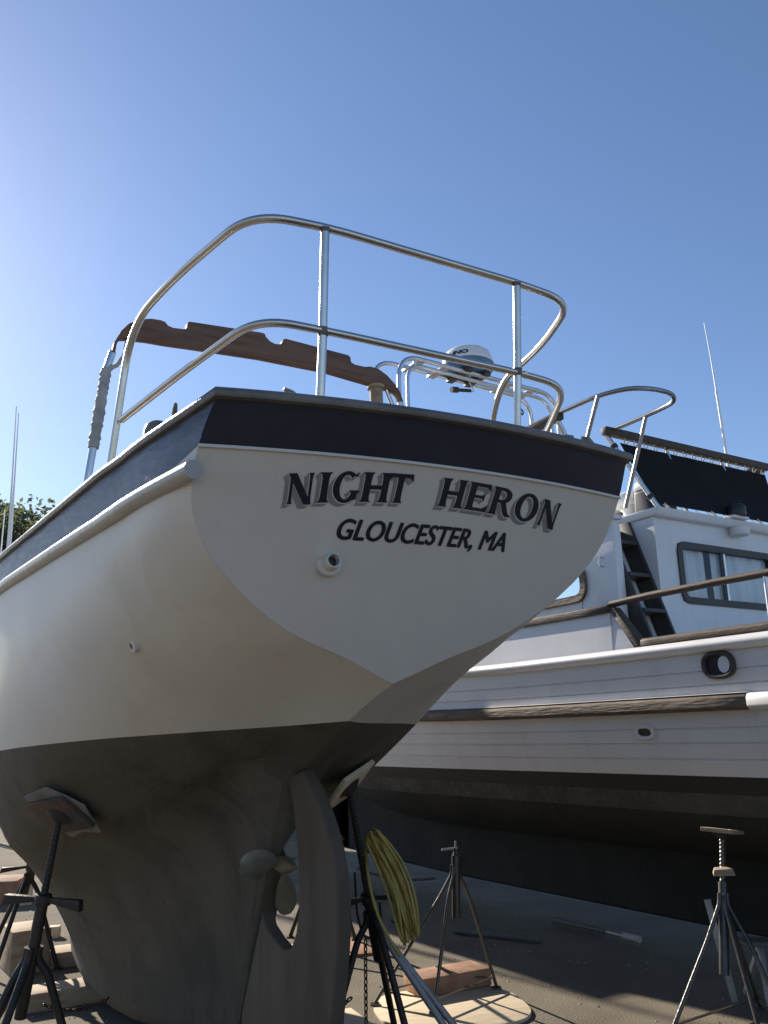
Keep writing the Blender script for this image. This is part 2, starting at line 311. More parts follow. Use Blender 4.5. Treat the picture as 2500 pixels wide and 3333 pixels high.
def sect(a, q):   # hull section with the hollow garboard and keel grown out of it
    y, z = bs(a) * K * ft(q, a), zn(zra(a) + q * (zsh(a) - zra(a)))
    th = interp([-8.8, -5, -3.6, -2.4, -1.6], [.24, .27, .22, .13, .10])(a); k = (1 if a < -2.15 else 0) * min(1, max(0, (a + 8.9) / 1.2)); f = -a * K
    if q < th and k > 0:
        yh = bs(a) * K * ft(th, a); zh = zn(zra(a) + th * (zsh(a) - zra(a))); zc = zn(zra(a)); w = keel_w(a); zb = keel_b(a); t = 1 - q / th
        if t < .72:
            t2 = t / .72; qc = th * .55; y1, z1 = bs(a) * K * ft(qc, a), zn(zra(a) + qc * (zsh(a) - zra(a))); y2, z2 = w * 1.05 + .01, zc + .01; y3, z3 = w, zb + .14; e = 1 - t2
            ky = yh * e ** 3 + y1 * 3 * e * e * t2 + y2 * 3 * e * t2 * t2 + y3 * t2 ** 3; kz = zh * e ** 3 + z1 * 3 * e * e * t2 + z2 * 3 * e * t2 * t2 + z3 * t2 ** 3
        elif t < .97: t2 = (t - .72) / .25; ky, kz = w * math.cos(t2 * 1.25) ** .6, zb + .14 * (1 - math.sin(t2 * math.pi / 2))
        else: ky, kz = 0, zb
        y, z = y + (ky - y) * k, z + (kz - z) * k
        sh = min(1, max(0, (a + 5.5) / 3.3)); sh = sh * sh * (3 - 2 * sh)
        f += max(0, keel_te(min(max(z, .12), 1.5)) - 1.58) * sh * k
    return y, -f, z
def tr_pt(t):
    z = 1.954 + t * (ZT - 1.954); y = 1.30 * K * ftA(t); return y, tra(y, z), z
def st_pt(a, t):
    return sect(a, tt(t, a))
cols = []
for a in stations: cols.append([st_pt(a, t) for t in TL])
for u in (.2, .4, .6, .8, 1.0):
    c = []
    for t in TL:
        y0, a0, z0 = st_pt(-1.0, t); y1, a1, z1 = tr_pt(t)
        c.append((y0 + (y1 - y0) * u + u * (1 - u) * .10 * K * t, a0 + (a1 - a0) * u, z0 + (z1 - z0) * u ** (1 + 4 * min(1, t / tnb_tr) ** 3)))
    cols.append(c)
def side(sg, j0, j1): return [[(sg * y, -a, z) for y, a, z in c[j0:j1 + 1]] for c in cols]
WLZ = lambda f: zn(1.70 + .033 * (-f / K + 1.2))
hullg = G()
for sg in (-1, 1): hullg.grid(side(sg, 0, JN))
# cut the lofted skin at the painted waterline
bm = bmesh.new(); vs = [bm.verts.new(p) for p in hullg.v]
for f in hullg.f: bm.faces.new([vs[i] for i in f])
bmesh.ops.remove_doubles(bm, verts=bm.verts, dist=1e-4)
p0 = V((0, 0, WLZ(0))); nrm = V((0, .033, 1)).normalized()
bmesh.ops.bisect_plane(bm, geom=bm.verts[:] + bm.edges[:] + bm.faces[:], plane_co=p0, plane_no=nrm)
def part_of(bm, keep):
    q = G(); idx = {}
    for f in bm.faces:
        if keep(f.calc_center_median()):
            ids = []
            for v in f.verts:
                if v.index not in idx: idx[v.index] = len(q.v); q.v.append(v.co.copy())
                ids.append(idx[v.index])
            q.f.append(tuple(ids))
    return q
bm.verts.index_update()
above = part_of(bm, lambda c: (c - p0).dot(nrm) > 0); below = part_of(bm, lambda c: (c - p0).dot(nrm) <= 0); bm.free()
obj('hull', above, M['white_hull'], nh, ang=30)
obj('underbody', below, M['bottom_paint'], nh, ang=30)
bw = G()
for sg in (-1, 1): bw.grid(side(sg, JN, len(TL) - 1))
obj('sheer_band', bw, M['navy_scuff_sheen'], nh, ang=30)
# transom panel, gently bulged, and its navy band
def tr_row(t, n=20, off=0.0, arch=.014):
    y, a, z = tr_pt(t); row = []
    for i in range(n + 1):
        s = -y + 2 * y * i / n; zz = z + arch * max(0, t) ** 2 * (1 - (s / .935) ** 2)
        row.append((s, -(tra(s, zz) + off), zz))
    return row
obj('transom', G().grid([tr_row(t) for t in TL[:JN + 1]]), M['white_transom'], nh)
obj('transom_band', G().grid([tr_row(TL[JN] + (1 - TL[JN]) * i / 4) for i in range(5)]), M['navy'], nh)
edge = [V(p) + V((0, -.004, 0)) for p in tr_row(TL[JN], 24)]
obj('trim_strip', G().sweep(edge, [(-.008, -.005), (.006, -.005), (.006, .005), (-.008, .005)]), M['white_transom'], nh)
# deck, just below the cap
dk = [[(-y * .95, -a + .14, z - .16), (0, -a + .10, z - .12), (y * .95, -a + .14, z - .16)] for y, a, z in [c[-1] for c in cols]]
obj('deck', G().grid(dk), M['cap_grey'], nh)
# cap rail round the whole sheer
capp = [(-y, -a, z) for y, a, z in [c[-1] for c in cols]]
top = [tuple(p) for p in tr_row(1.0, 20)]
path = capp[2:-1] + top + [(y, -a, z) for y, a, z in [c[-1] for c in cols]][2:-1][::-1]
prof = [(-.055, -.018), (-.055, .004), (-.045, .014), (.012, .014), (.020, .007), (.022, -.008), (.016, -.018)]
# side = right of travel; travelling forward->aft on port, outboard is the right hand side
obj('cap_rail', G().sweep(path, prof), M['cap_grey'], nh, ang=50)
# round rub rail under the navy band on both sides
for sg in (-1, 1):
    rp = []
    for a in [-9.6, -9.3, -8.9, -8.3, -7.6, -6.9, -6.2, -5.5, -4.9, -4.3, -3.8, -3.3, -2.8, -2.3, -1.8, -1.3, -.9, -.6, -.38, -.25, -.15]:
        z = 2.622 if a > -8 else 2.622 + (-8 - a) * .05; q_ = min(1, (z - zn(zra(a))) / ((zsh(a) - zra(a)) * K))
        y = bs(a) * K * ft(q_, a) if a < -1 else bs(a) * K
        if sg > 0 and a > -.3: continue
        rp.append((sg * (y + .004), -a * K, z))
    obj('rub_rail', G().tube(resample(rp, .12), 0.032 if sg < 0 else .027, n=14), M['rub_grey'], nh, ang=60)

# deadwood: the narrow fin between hull and keel that ends in the propeller aperture
dw = [(1.26, 1.80), (1.45, 1.70), (1.52, 1.60), (1.60, 1.47), (1.72, 1.33), (1.79, 1.20), (1.83, .98), (1.87, .90), (2.09, .55), (2.24, .14), (2.5, .16), (2.5, 1.1), (2.0, 1.45)]
g = G()
def fin(poly, w, taper=None):
    q = G(); q.prism(poly, lambda x, y, h: (h * (1 if taper is None else taper(x)), x, y), -w, w); return q
obj('deadwood', fin(dw, .032), M['bottom_paint'], nh, bev=.012)
# rudder: rounded trailing edge, cut away forward for the propeller, reaching down to the keel
rd = [(1.50, 1.58), (1.33, 1.61), (1.22, 1.53), (1.143, 1.45), (1.08, 1.37), (1.035, 1.29), (1.0, 1.18), (.988, 1.08), (1.0, .95), (1.03, .81), (1.07, .67), (1.12, .50), (1.22, .28), (1.30, .17), (2.17, .17), (2.13, .42), (2.00, .66), (1.84, .93), (1.80, .87), (1.70, .83), (1.58, .80), (1.49, .825), (1.43, .90), (1.395, 1.0), (1.385, 1.12), (1.405, 1.30), (1.44, 1.45)]
obj('rudder', fin(rd, .034), M['rudder'], nh, bev=.014, seg=3)
# propeller: hub on a short shaft and three oval blades
pp = thing('propeller', None, None, (0, 1.63, 1.165)); pp.parent = nh
obj('hub', G().lathe([(.022, -.10), (.034, -.06), (.04, 0), (.034, .06), (.018, .10), (.012, .13)], (0, 0, 0), (0, -1, 0)), M['prop'], pp)
obj('shaft', G().tube([(0, .08, 0), (0, .25, 0)], .018), M['prop'], pp)
for k, ang in enumerate((R(176), R(276), R(52))):
    rd_v = V((math.cos(ang), 0, math.sin(ang))); tg = V((-math.sin(ang), 0, math.cos(ang))); ax_ = V((0, 1, 0)); b = G(); rows = []; rows2 = []
    for i in range(17):
        u = i / 16; c0 = .02 + .205 * u; w = .082 * math.sqrt(max(0.0, 1 - ((u - .56) / .46) ** 2)) if u > .1 else .022; tw = R(48 - 30 * u); row = []; r2 = []
        ch = tg * math.cos(tw) + ax_ * math.sin(tw); nn = tg * -math.sin(tw) + ax_ * math.cos(tw)
        for j in range(9):
            q = -1 + j / 4; p = rd_v * c0 + ch * (w * q) + nn * (.010 * q * q); t_ = .0032 * (1 - q * q) * (1.5 - u) + .0008
            row.append(p + nn * t_); r2.append(p - nn * t_)
        rows.append(row); rows2.append(r2)
    b.grid(rows); b.grid(rows2)
    obj('blade', b, M['prop'] if k == 1 else M['bronze'], pp)

# writing on the transom
def on_tr(u, v, h): return V((u, -(tra(u, v) + h), v))
def stem(xc, w, f=.055, y0=0, y1=1):    # flared upright stroke
    a = w / 2
    return [(xc - a - f, y0), (xc + a + f, y0), (xc + a + f * .25, y0 + .07), (xc + a, y0 + .22), (xc + a, y1 - .22), (xc + a + f * .25, y1 - .07), (xc + a + f, y1), (xc - a - f, y1), (xc - a - f * .25, y1 - .07), (xc - a, y1 - .22), (xc - a, y0 + .22), (xc - a - f * .25, y0 + .07)]
def hbar(x0, x1, yc, h, f=.05):         # flared cross stroke, flared at its right end
    return [(x0, yc - h / 2), (x1 - .2, yc - h / 2), (x1 - .05, yc - h / 2 - f * .5), (x1, yc - h / 2 - f), (x1, yc + h / 2 + f), (x1 - .05, yc + h / 2 + f * .5), (x1 - .2, yc + h / 2), (x0, yc + h / 2)]
def arc(cx, cy, rx_, ry_, a0, a1, wt, ht, n=26):   # ring of quads: outer ellipse minus inner one
    qs = []
    for i in range(n):
        p = a0 + (a1 - a0) * i / n; q = a0 + (a1 - a0) * (i + 1) / n
        o = lambda t: (cx + rx_ * math.cos(t), cy + ry_ * math.sin(t)); inn = lambda t: (cx + (rx_ - wt) * math.cos(t), cy + (ry_ - ht) * math.sin(t))
        qs.append([o(p), o(q), inn(q), inn(p)])
    return qs
D = R
LET = {
 'N': [stem(.15, .11), [(.00, 1), (.31, 1), (.95, .0), (.95, -.04), (.68, -.04)], stem(.86, .105)],
 'I': [stem(.5, .54, .26)],
 'H': [stem(.19, .235, .08), stem(.81, .235, .08), [(.25, .43), (.75, .43), (.75, .575), (.25, .575)]],
 'T': [stem(.5, .245, .085, 0, .93), [(.02, 1.0), (.98, 1.0), (1.02, .74), (.95, .78), (.86, .87), (.14, .87), (.05, .78), (-.02, .74)][:8]],
 'E': [stem(.22, .265, .07), [(.2, 1), (.95, 1), (.97, .74), (.89, .80), (.78, .87), (.2, .87)], [(.3, .46), (.66, .46), (.77, .38), (.77, .66), (.66, .57), (.3, .57)], [(.2, 0), (.2, .12), (.76, .12), (.90, .2), (1.0, .28), (.97, 0)]],
 'R': [stem(.2, .25, .075)] + [[(.2, 1), (.5, 1), (.5, .88), (.2, .88)], [(.2, .56), (.5, .56), (.5, .44), (.2, .44)]] + arc(.48, .72, .38, .28, D(-90), D(90), .235, .13, 16) + [[(.42, .47), (.66, .50), (.86, .12), (1.04, .0), (.78, -.03), (.66, .06)]],
 'O': arc(.5, .5, .52, .53, 0, D(360), .265, .125, 40),
 'G': arc(.5, .5, .52, .53, D(48), D(335), .265, .125, 34) + [[(.66, .40), (1.06, .40), (1.06, .34), (.97, .30), (.97, .10), (.76, .05), (.76, .30), (.66, .34)], [(.76, .86), (.90, .84), (.95, .99), (.90, .99)]],
}
LX = [('N', -.610, -.514), ('I', -.499, -.452), ('G', -.443, -.348), ('H', -.338, -.224), ('T', -.236, -.136), ('H', -.012, .102), ('E', .108, .220), ('R', .226, .342), ('O', .357, .474), ('N', .490, .597)]
def letters(word, dx, dz, h, grow=0.0, lay=0.00006, H_=.094):
    q = G(); k = 0
    for ch, x0, x1 in (LX[:5] if word == 0 else LX[5:]):
        xm = (x0 + x1) / 2; w = x1 - x0; zb = 2.582 - .098 * xm * xm; rot = -.196 * xm * .85
        if ch == 'N': H = H_
        for poly in LET[ch]:
            pts = []
            cx = sum(p[0] for p in poly) / len(poly); cy = sum(p[1] for p in poly) / len(poly)
            for x, y in poly:
                X = (x - .5) * w; Y = (y - .5) * H_
                if grow:
                    ex, ey = (x - cx) * w, (y - cy) * H_; L = math.hypot(ex, ey) or 1; 
                    X += grow * (1 if ex > 0 else -1) * min(1, abs(ex) / .004); Y += grow * (1 if ey > 0 else -1) * min(1, abs(ey) / .004)
                cr, sr = math.cos(rot), math.sin(rot)
                pts.append((xm + X * cr - Y * sr + dx, zb + .5 * H_ + X * sr + Y * cr + dz))
            hh = h + lay * (k % 7); k += 1
            # tessellate concave strokes safely through a triangle fan in bmesh
            q.prism(pts, lambda u, v, e: on_tr(u, v, e), hh - .0004, hh)
    return q
for word in (0, 1):
    sh = G()
    for i in range(1, 5):
        s_ = letters(word, -.0165 * i / 4, -.0125 * i / 4, .0012 + .00003 * (4 - i)); sh.add(s_.v, s_.f)
    nm = obj('name_lettering', letters(word, 0, 0, .0040), M['ink'], nh, smooth=False)
    obj('drop_shade', sh, M['ink_grey'], nm, smooth=False)
    obj('outline', letters(word, -.0008, -.0006, .0026, grow=.0022), M['white_transom'], nm, smooth=False)
tm = text_mesh('GLOUCESTER, MA', 1.0, shear=.16)
x0 = min(p.x for p in tm.v); x1 = max(p.x for p in tm.v); caph = .69
tm.map(lambda p: on_tr(-.389 + (p.x - x0) / (x1 - x0) * .751, 2.452 - .004 * abs(p.x - (x0 + x1) / 2) / (x1 - x0) + p.y / caph * .0655, .0018 + p.z * .8))
t3 = G()
for dx, dz in ((-.0032, .0), (.0032, 0), (-.0012, .0017), (.0012, -.0017), (0, 0)): t3.add([p + V((dx, -.0002 - abs(dx) * .1 - dz * .2, dz)) for p in tm.v], tm.f)
tm = t3
obj('port_lettering', tm, M['ink'], nh, smooth=False)

# exhaust outlet and drain
ex = V((-.392, -(tra(-.392, 2.372)), 2.372)); ax = V((-.12, -1, .02))
e1 = obj('exhaust_outlet', G().lathe([(.048, -.01), (.048, .003), (.044, .007), (.034, .009), (.031, .022), (.0285, .030), (.0285, .050), (.026, .053), (.0225, .053), (.0215, .046), (.0215, -.02)], ex, ax, 32), M['white_transom'], nh, ang=50)
obj('bore', G().lathe([(.0216, .012), (.0216, .0125)], ex, ax, 24), M['black_plastic'], e1)
def on_side(a, z, sg=-1):
    q = min(max((z - zn(zra(a))) / ((zsh(a) - zra(a)) * K), 0), 1); return V((sg * bs(a) * K * ft(q, a), -a * K, z))
dp = on_side(-1.42, 2.15)
d1 = obj('drain_fitting', G().lathe([(.030, -.02), (.030, .003), (.026, .007), (.013, .008), (.011, -.004)], dp, (-.93, -.1, -.33), 24), M['white_transom'], nh)
obj('bore', G().lathe([(.0128, .0085), (.0118, .0095)], dp, (-.93, -.1, -.33), 16), M['black_plastic'], d1)

# stern rail of stainless tube
sr = thing('stern_rail', None, None); sr.parent = nh
tp = [(-1.03, .94, 2.86), (-.985, .84, 3.45), (-.93, .45, 3.475), (-.80, -.05, 3.505), (-.50, -.06, 3.520), (.33, -.06, 3.505), (.63, -.05, 3.49), (.80, .35, 3.49), (.855, .73, 3.475), (.90, .91, 3.28), (.935, .99, 2.86)]
obj('top_tube', G().tube(fillet(tp, [0, .24, .3, .30, .1, .1, .20, .3, .14, .16, 0], 9), .0155, n=14, cap=True), M['steel'], sr, ang=80)
lp = [(-1.005, .875, 3.045), (-.90, .40, 3.08), (-.775, -.03, 3.128), (-.50, -.03, 3.132), (.32, -.03, 3.125), (.58, -.02, 3.112), (.78, .36, 3.05), (.92, .80, 2.90)]
obj('lower_tube', G().tube(fillet(lp, [0, .1, .24, .1, .1, .16, .2, 0], 9), .0145, n=14), M['steel'], sr, ang=80)
for s, tz in ((-.532, 3.51), (.322, 3.50)):
    po = obj('post', G().tube([(s, .01, 2.86), (s, -.03, 3.13), (s, -.072, tz)], .0155, n=14), M['steel'], sr, ang=80)
    obj('weld_bead', G().tube([(s, -.0275, 3.112), (s, -.0305, 3.142)], .0185, n=14), M['weld'], po)
    obj('weld_bead', G().tube([(s, -.069, tz - .018), (s, -.071, tz - .002)], .0175, n=14), M['weld'], po)
    obj('base_flange', G().lathe([(.034, 0), (.034, .006), (.02, .012), (.0165, .02)], (s, .01, 2.872), (0, 0, 1)), M['steel'], po)

# boom gallows: notched wooden beam on metal ends and wrapped legs
gw = thing('boom_gallows', None, None); gw.parent = nh
up_ = [(-.845, 3.80), (-.835, 3.86), (-.80, 3.935), (-.76, 3.985), (-.70, 4.022), (-.64, 4.038), (-.588, 4.040), (-.562, 4.034), (-.548, 4.016), (-.52, 4.008), (-.455, 4.012), (-.440, 4.022), (-.434, 4.060), (-.424, 4.066),
       (0.0, 4.086), (.030, 4.084), (.040, 4.062), (.065, 4.040), (.095, 4.030), (.130, 4.034), (.142, 4.046), (.150, 4.072), (.165, 4.078), (.585, 4.050), (.602, 4.040), (.606, 4.006), (.63, 3.995), (.70, 3.992), (.745, 4.002), (.80, 3.996), (.86, 3.965), (.92, 3.912), (.955, 3.862), (.975, 3.80)]
lo_ = [(.955, 3.80), (.945, 3.838), (.925, 3.858), (.88, 3.868), (.78, 3.880), (.43, 3.918), (0, 3.925), (-.40, 3.912), (-.56, 3.905), (-.66, 3.905), (-.76, 3.897), (-.805, 3.888), (-.822, 3.85), (-.828, 3.80)]
def beam(w): 
    q = G()
    # strips between the upper and the lower outline, matched by x
    lo_s = sorted(lo_); fx = lambda x: interp([p[0] for p in lo_s], [p[1] for p in lo_s])(x)
    xs = sorted(up_)
    ring = up_ + lo_
    q.prism(ring, lambda x, y, h: (x, 1.9 + h, y), -w, w); return q
obj('beam', beam(.026), M['wood_brown'], gw, bev=.004)
leg = resample([(-.838, 1.9, 3.81), (-.865, 1.9, 3.71), (-.935, 1.9, 3.12), (-.965, 1.9, 2.80)], .05)
obj('leg', G().tube(leg, .0205, n=12), M['alu'], gw)
wrp = resample([(-.868, 1.9, 3.70), (-.918, 1.9, 3.255)], .014)
obj('wrapping', G().tube(wrp, .03, n=12, rs=[.0265 + .0035 * ((i * 7) % 5) / 4 + random.uniform(-.002, .004) for i in range(len(wrp))]), M['wrap'], gw, ang=30)
obj('strut', G().tube([(-.868, 1.9, 3.70), (-.815, 1.9, 3.735), (-.775, 1.9, 3.80), (-.76, 1.9, 3.90)], .012, n=8).tube([(-.873, 1.9, 3.695), (-.845, 1.9, 3.725)], .022, n=8), M['wrap'], gw)
obj('leg', G().tube([(.965, 1.9, 3.80), (.985, 1.9, 3.60), (1.03, 1.9, 2.80)], .0205, n=12), M['alu'], gw)
obj('strut', G().tube([(.865, 1.9, 3.87), (.92, 1.9, 3.74), (1.0, 1.9, 3.45)], .014, n=8), M['alu'], gw)
obj('support_post', G().tube([(.79, 1.9, 3.885), (.79, 1.9, 3.0)], .042, n=16).tube([(.79, 1.9, 3.865), (.79, 1.9, 3.885)], .056, n=16), M['timber'], gw)
# low cabin top ahead of the gallows, hidden from astern by the transom
cb = G().hexa([(-.75, 2.6, 2.65), (.75, 2.6, 2.65), (.55, 5.2, 2.65), (-.55, 5.2, 2.65), (-.62, 2.65, 3.12), (.62, 2.65, 3.12), (.45, 5.0, 3.02), (-.45, 5.0, 3.02)])
obj('cabin_trunk', cb, M['white_hull'], nh, bev=.05, seg=3)
# mooring hardware on the cap
def cleat(x, y, z, rot, k=1.0):
    q = G()
    for sx in (-1, 1):
        q.tube([(sx * .015, 0, 0), (sx * .022, 0, .03), (sx * .05, 0, .046), (sx * .085, 0, .055)], .01, n=8, rs=[.012, .011, .011, .007])
    q.tube([(-.03, 0, .036), (.03, 0, .036)], .012, n=8).box((-.03, -.016, -.002), (.03, .016, .008))
    c, s = math.cos(rot), math.sin(rot)
    return q.map(lambda p: V((x + k * (p.x * c - p.y * s), y + k * (p.x * s + p.y * c), z + k * p.z)))
obj('cleat', cleat(-.575, .05, 2.868, R(10), .95), M['bronze'], nh)
def chock(x, y, z, rot, k=1.0):
    q = G(); q.box((-.07, -.02, -.004), (.07, .02, .012))
    for sx in (-1, 1): q.tube([(sx * .062, 0, 0), (sx * .066, 0, .03), (sx * .05, 0, .05), (sx * .022, 0, .052)], .013, n=8, rs=[.015, .014, .012, .008])
    c, s = math.cos(rot), math.sin(rot)
    return q.map(lambda p: V((x + k * (p.x * c - p.y * s), y + k * (p.x * s + p.y * c), z + k * p.z)))
obj('cleat', cleat(-.945, .33, 2.856, R(78), .8), M['bronze'], nh)
obj('fairlead', G().lathe([(.05, 0), (.05, .02), (.042, .045), (.026, .058), (0, .062)], (-.965, .475, 2.845), (0, 0, 1), 20), M['bronze'], nh)
obj('cleat', cleat(.50, .07, 2.868, R(-8), 1.0), M['bronze'], nh)
obj('chock', chock(.66, .03, 2.866, R(-8), 1.0), M['bronze'], nh)

# ------------------------------------------------------------------ the white motor trawler alongside
tw = thing('motor_trawler', 'white motor trawler with planked sides, brown handrails and a black cloth round its flybridge', 'motor boat')
tw.matrix_world = Matrix.Translation((1.8373, 6.0575, 0)) @ Matrix.Rotation(R(32), 4, 'Z')
Q = .75
def T(s, a, z): return V((Q * s, -Q * a, .4375 + Q * z))        # (inboard from the port gunwale, aft, up) -> local metres
def TM(g): g.v = [T(p.x, p.y, p.z) for p in g.v]; return g
inset = interp([-11.2, -10.5, -9.5, -8.5, -7, -5.5, -4, 0, 6], [1.98, 1.35, .75, .40, .15, .04, 0, 0, .1])
rise = interp([-11.2, -9, -5, -2, 6], [.75, .38, .10, 0, 0])
def plank(z): return [(z + .010, 0), (z + .004, .011), (z - .004, .011), (z - .010, 0)]
prof_s = interp([.5, .8, 1.1, 1.2, 1.34, 1.5, 1.66, 1.9, 2.1, 2.5], [1.1, .62, .36, .30, .235, .175, .13, .085, .055, .02])
zl = [2.5, 2.44]
pz = [(2.47, 0), (2.40, 0)]
for z in (2.25, 2.13): pz += plank(z)
pz += [(2.03, 0), (1.92, 0)]
for z in (1.76, 1.63, 1.49): pz += plank(z)
pz += [(1.345, 0)]
st2 = [-11.2, -11, -10.7, -10.3, -9.7, -9, -8, -7, -6, -5, -4, -3, -2, -1, 0, 1, 2, 3, 4.5, 6]
def hull_pt(a, z, dz=0, sg=0):
    f = max(0.0, min(1.0, (-a - 6) / 5.2)); s = inset(a) + prof_s(z) * (1 + 2.2 * f) + dz
    s = min(s, 2.0); zz = z + rise(a) * max(0, (z - 1.34) / 1.16)
    return (s if not sg else 4.0 - s, a, zz)
def both(fn):
    for sg in (0, 1): fn(sg)
hg = G(); both(lambda sg: hg.grid([[hull_pt(a, z, d, sg) for z, d in pz] for a in st2]))
hg.grid([[hull_pt(6, z, d, 0), hull_pt(6, z, d, 1)] for z, d in pz])
obj('hull', TM(hg), M['white2'], tw, ang=25)
tk = lambda a: 0.02 * a * 0
bt = G(); both(lambda sg: bt.grid([[hull_pt(a, z, .004, sg) for z in (1.345, 1.27, 1.19)] for a in st2]))
obj('boot_stripe', TM(bt), M['boot_black'], tw)
pb = G(); both(lambda sg: pb.grid([[hull_pt(a, z, .002, sg) for z in (1.19, 1.1, 1.0)] for a in st2]))
obj('primer_bounce_band', TM(pb), M['primer_bounce'], tw)
def under_row(a, sg):
    f = max(0.0, min(1.0, (-a - 6) / 5.2)); b = [hull_pt(a, z, .0, sg) for z in (1.0, .93, .86)]
    s_ = b[-1][0] if not sg else 4 - b[-1][0]
    for k, z in ((.30, .66), (.62, .52), (.86, .42), (.93, .20), (.95, -.30), (1.0, -.34)):
        s = s_ + (2.0 - s_) * k; zz = z + (1.0 * f * f if z > 0 else (.12 if z < 0 else .5) * f); b.append((s if not sg else 4 - s, a, zz))
    return b
ub = G(); both(lambda sg: ub.grid([under_row(a, sg) for a in st2]))
ub.grid([[under_row(6, 0)[i], under_row(6, 1)[i]] for i in range(9)])
obj('underbody', TM(ub), M['bottom2'], tw, ang=35)
obj('deck', TM(G().grid([[hull_pt(a, 2.42, .03, 0), hull_pt(a, 2.42, .03, 1)] for a in st2])), M['white_house'], tw)
def rail_path(z, d, a0, a1, sg=0, n=24):
    return [V(hull_pt(a0 + (a1 - a0) * i / n, z, d, sg)) for i in range(n + 1)]
half = [(-.005, .045)] + [(.05 * math.sin(t), .042 * math.cos(t)) for t in [R(18 * k) for k in range(1, 10)]] + [(-.005, -.043)]
for sg in (0, 1):
    P = [T(*p) for p in rail_path(2.47, -.01, -10.6, 6, sg, 40)]
    pr_ = [((x if sg == 0 else -x) * 1.1 * -1, y) for x, y in half]
    obj('gunwale_moulding', G().sweep(P, [(-x, y) if sg == 0 else (-x, y) for x, y in [(-(a_), b_) for a_, b_ in half]] if sg == 0 else half), M['white2'], tw, ang=60)
for sg in (0, 1):
    k = 1 if sg == 0 else -1
    P = [T(*p) for p in rail_path(1.975, -.005, -10.2, .97, sg, 30)]
    obj('rub_rail', G().sweep(P, [(k * x, y) for x, y in ((-.02, .05), (.045, .046), (.062, .03), (.062, -.032), (.045, -.05), (-.02, -.052))]), M['rub_wood'], tw, bev=.006)
    P = [T(*p) for p in rail_path(1.975, -.005, .975, 6, sg, 12)]
    obj('side_moulding', G().sweep(P, [(k * x, y) for x, y in ((-.02, .055), (.05, .048), (.066, .02), (.066, -.03), (.04, -.055), (-.02, -.055))]), M['white2'], tw, bev=.008)
    P = [T(*p) + V((-.0 if sg else 0, 0, .0415)) for p in rail_path(1.975, -.005, -10.2, .97, sg, 30)]
    obj('rail_highlight', G().sweep(P, [(k * x, y) for x, y in ((-.02, .009), (.04, .009), (.052, .012), (-.02, .022))]), M['white2'], tw)  # white strip standing in for the bright highlight along the rail's top
# raised bulwark forward with a wooden cap that slants down to the low bulwark aft
for sg in (0, 1):
    mir = (lambda p: p) if sg == 0 else (lambda p: V((4 - p[0], p[1], p[2])))
    k = 1 if sg == 0 else -1
    q = G(); outer = rail_path(2.5, .04, -10.2, -.5, 0, 24); rows = []
    for p in outer: rows.append([(p.x, p.y, p.z - .06), (p.x + .01, p.y, p.z + .42), (p.x + .075, p.y, p.z + .42), (p.x + .075, p.y, p.z - .06)])
    rows.append([(.07, -.17, 2.44), (.08, -.50, 2.92), (.145, -.50, 2.92), (.145, -.17, 2.44)])
    q.grid(rows); q.grid([[r[0] for r in rows[-2:]], [r[3] for r in rows[-2:]]]); q.f.append(tuple(range(len(q.v) - 4, len(q.v)))) if False else None
    q.v = [V(mir(p)) for p in q.v]
    obj('bulwark', TM(q), M['white_house'], tw, ang=30)
    cp = [T(*mir((p.x + .045, p.y, p.z + .45))) for p in outer]
    obj('bulwark_cap', G().sweep(cp, [(-.055, -.03), (.055, -.03), (.055, .022), (.035, .034), (-.035, .034), (-.055, .022)]), M['brown_trim'], tw, bev=.004)
    obj('cap_slant', G().bar(T(*mir((.10, -.46, 2.93))), T(*mir((.10, -.10, 2.47))), .085, .05, (0, 1, 1)), M['brown_trim'], tw, bev=.008)
    lc = [T(*mir((.10 + inset(a) * .5, a, 2.565))) for a in (-.12, 0, 1, 2, 3, 4.5, 6)]
    obj('low_cap', G().sweep(lc, [(-.05, -.028), (.05, -.028), (.05, .012), (.03, .028), (-.03, .028), (-.05, .012)]), M['brown_trim'], tw, bev=.004)
    hr = [T(*mir((.10, a, z))) for a, z in ((-.50, 2.99), (0, 3.005), (.8, 3.01), (2, 3.0), (4, 2.98), (6, 2.96))]
    obj('handrail', G().sweep(hr, [(.032 * math.cos(t), .026 * math.sin(t)) for t in [R(36 * i) for i in range(10)]]), M['brown_trim'], tw, ang=60)
    for a in (1.24, 2.9, 4.6):
        obj('stanchion', G().tube([T(*mir((.10, a, 2.58))), T(*mir((.10, a, 2.99)))], .017, n=12), M['alu'], tw)
# hawse pipe and scupper
def oval(ca, cz, ra, rz_, d, n=32, pw=2.6):
    out = []
    for i in range(n):
        t = 2 * math.pi * i / n; c, s = math.cos(t), math.sin(t)
        x = ra * (abs(c) ** (2 / pw)) * (1 if c >= 0 else -1); z = cz + rz_ * (abs(s) ** (2 / pw)) * (1 if s >= 0 else -1)
        out.append(T(hull_pt(0, z, 0)[0] + d, ca + x, z))
    return out
hw = obj('hawse_pipe', G().tube(oval(.725, 2.285, .150, .100, -.008), .017, n=12, closed=True), M['dark_trim'], tw, ang=80)
q = G(); o1 = oval(.725, 2.285, .145, .095, -.010); o2 = oval(.725, 2.285, .135, .09, -.006); q.v = [V(p) for p in o2]; q.f = [tuple(range(32))]
obj('recess', q, M['black_plastic'], hw)
o3 = [T(hull_pt(0, 2.285, 0)[0] - .016, .785 + .058 * math.cos(t), 2.285 + .072 * math.sin(t)) for t in [2 * math.pi * i / 24 for i in range(24)]]
q = G(); q.v = o3; q.f = [tuple(range(24))]; obj('inner_plate', q, M['white_house'], hw)
sc2 = obj('scupper', G().tube(oval(-.24, 1.735, .10, .055, -.004), .016, n=10, closed=True), M['white2'], tw, ang=80)
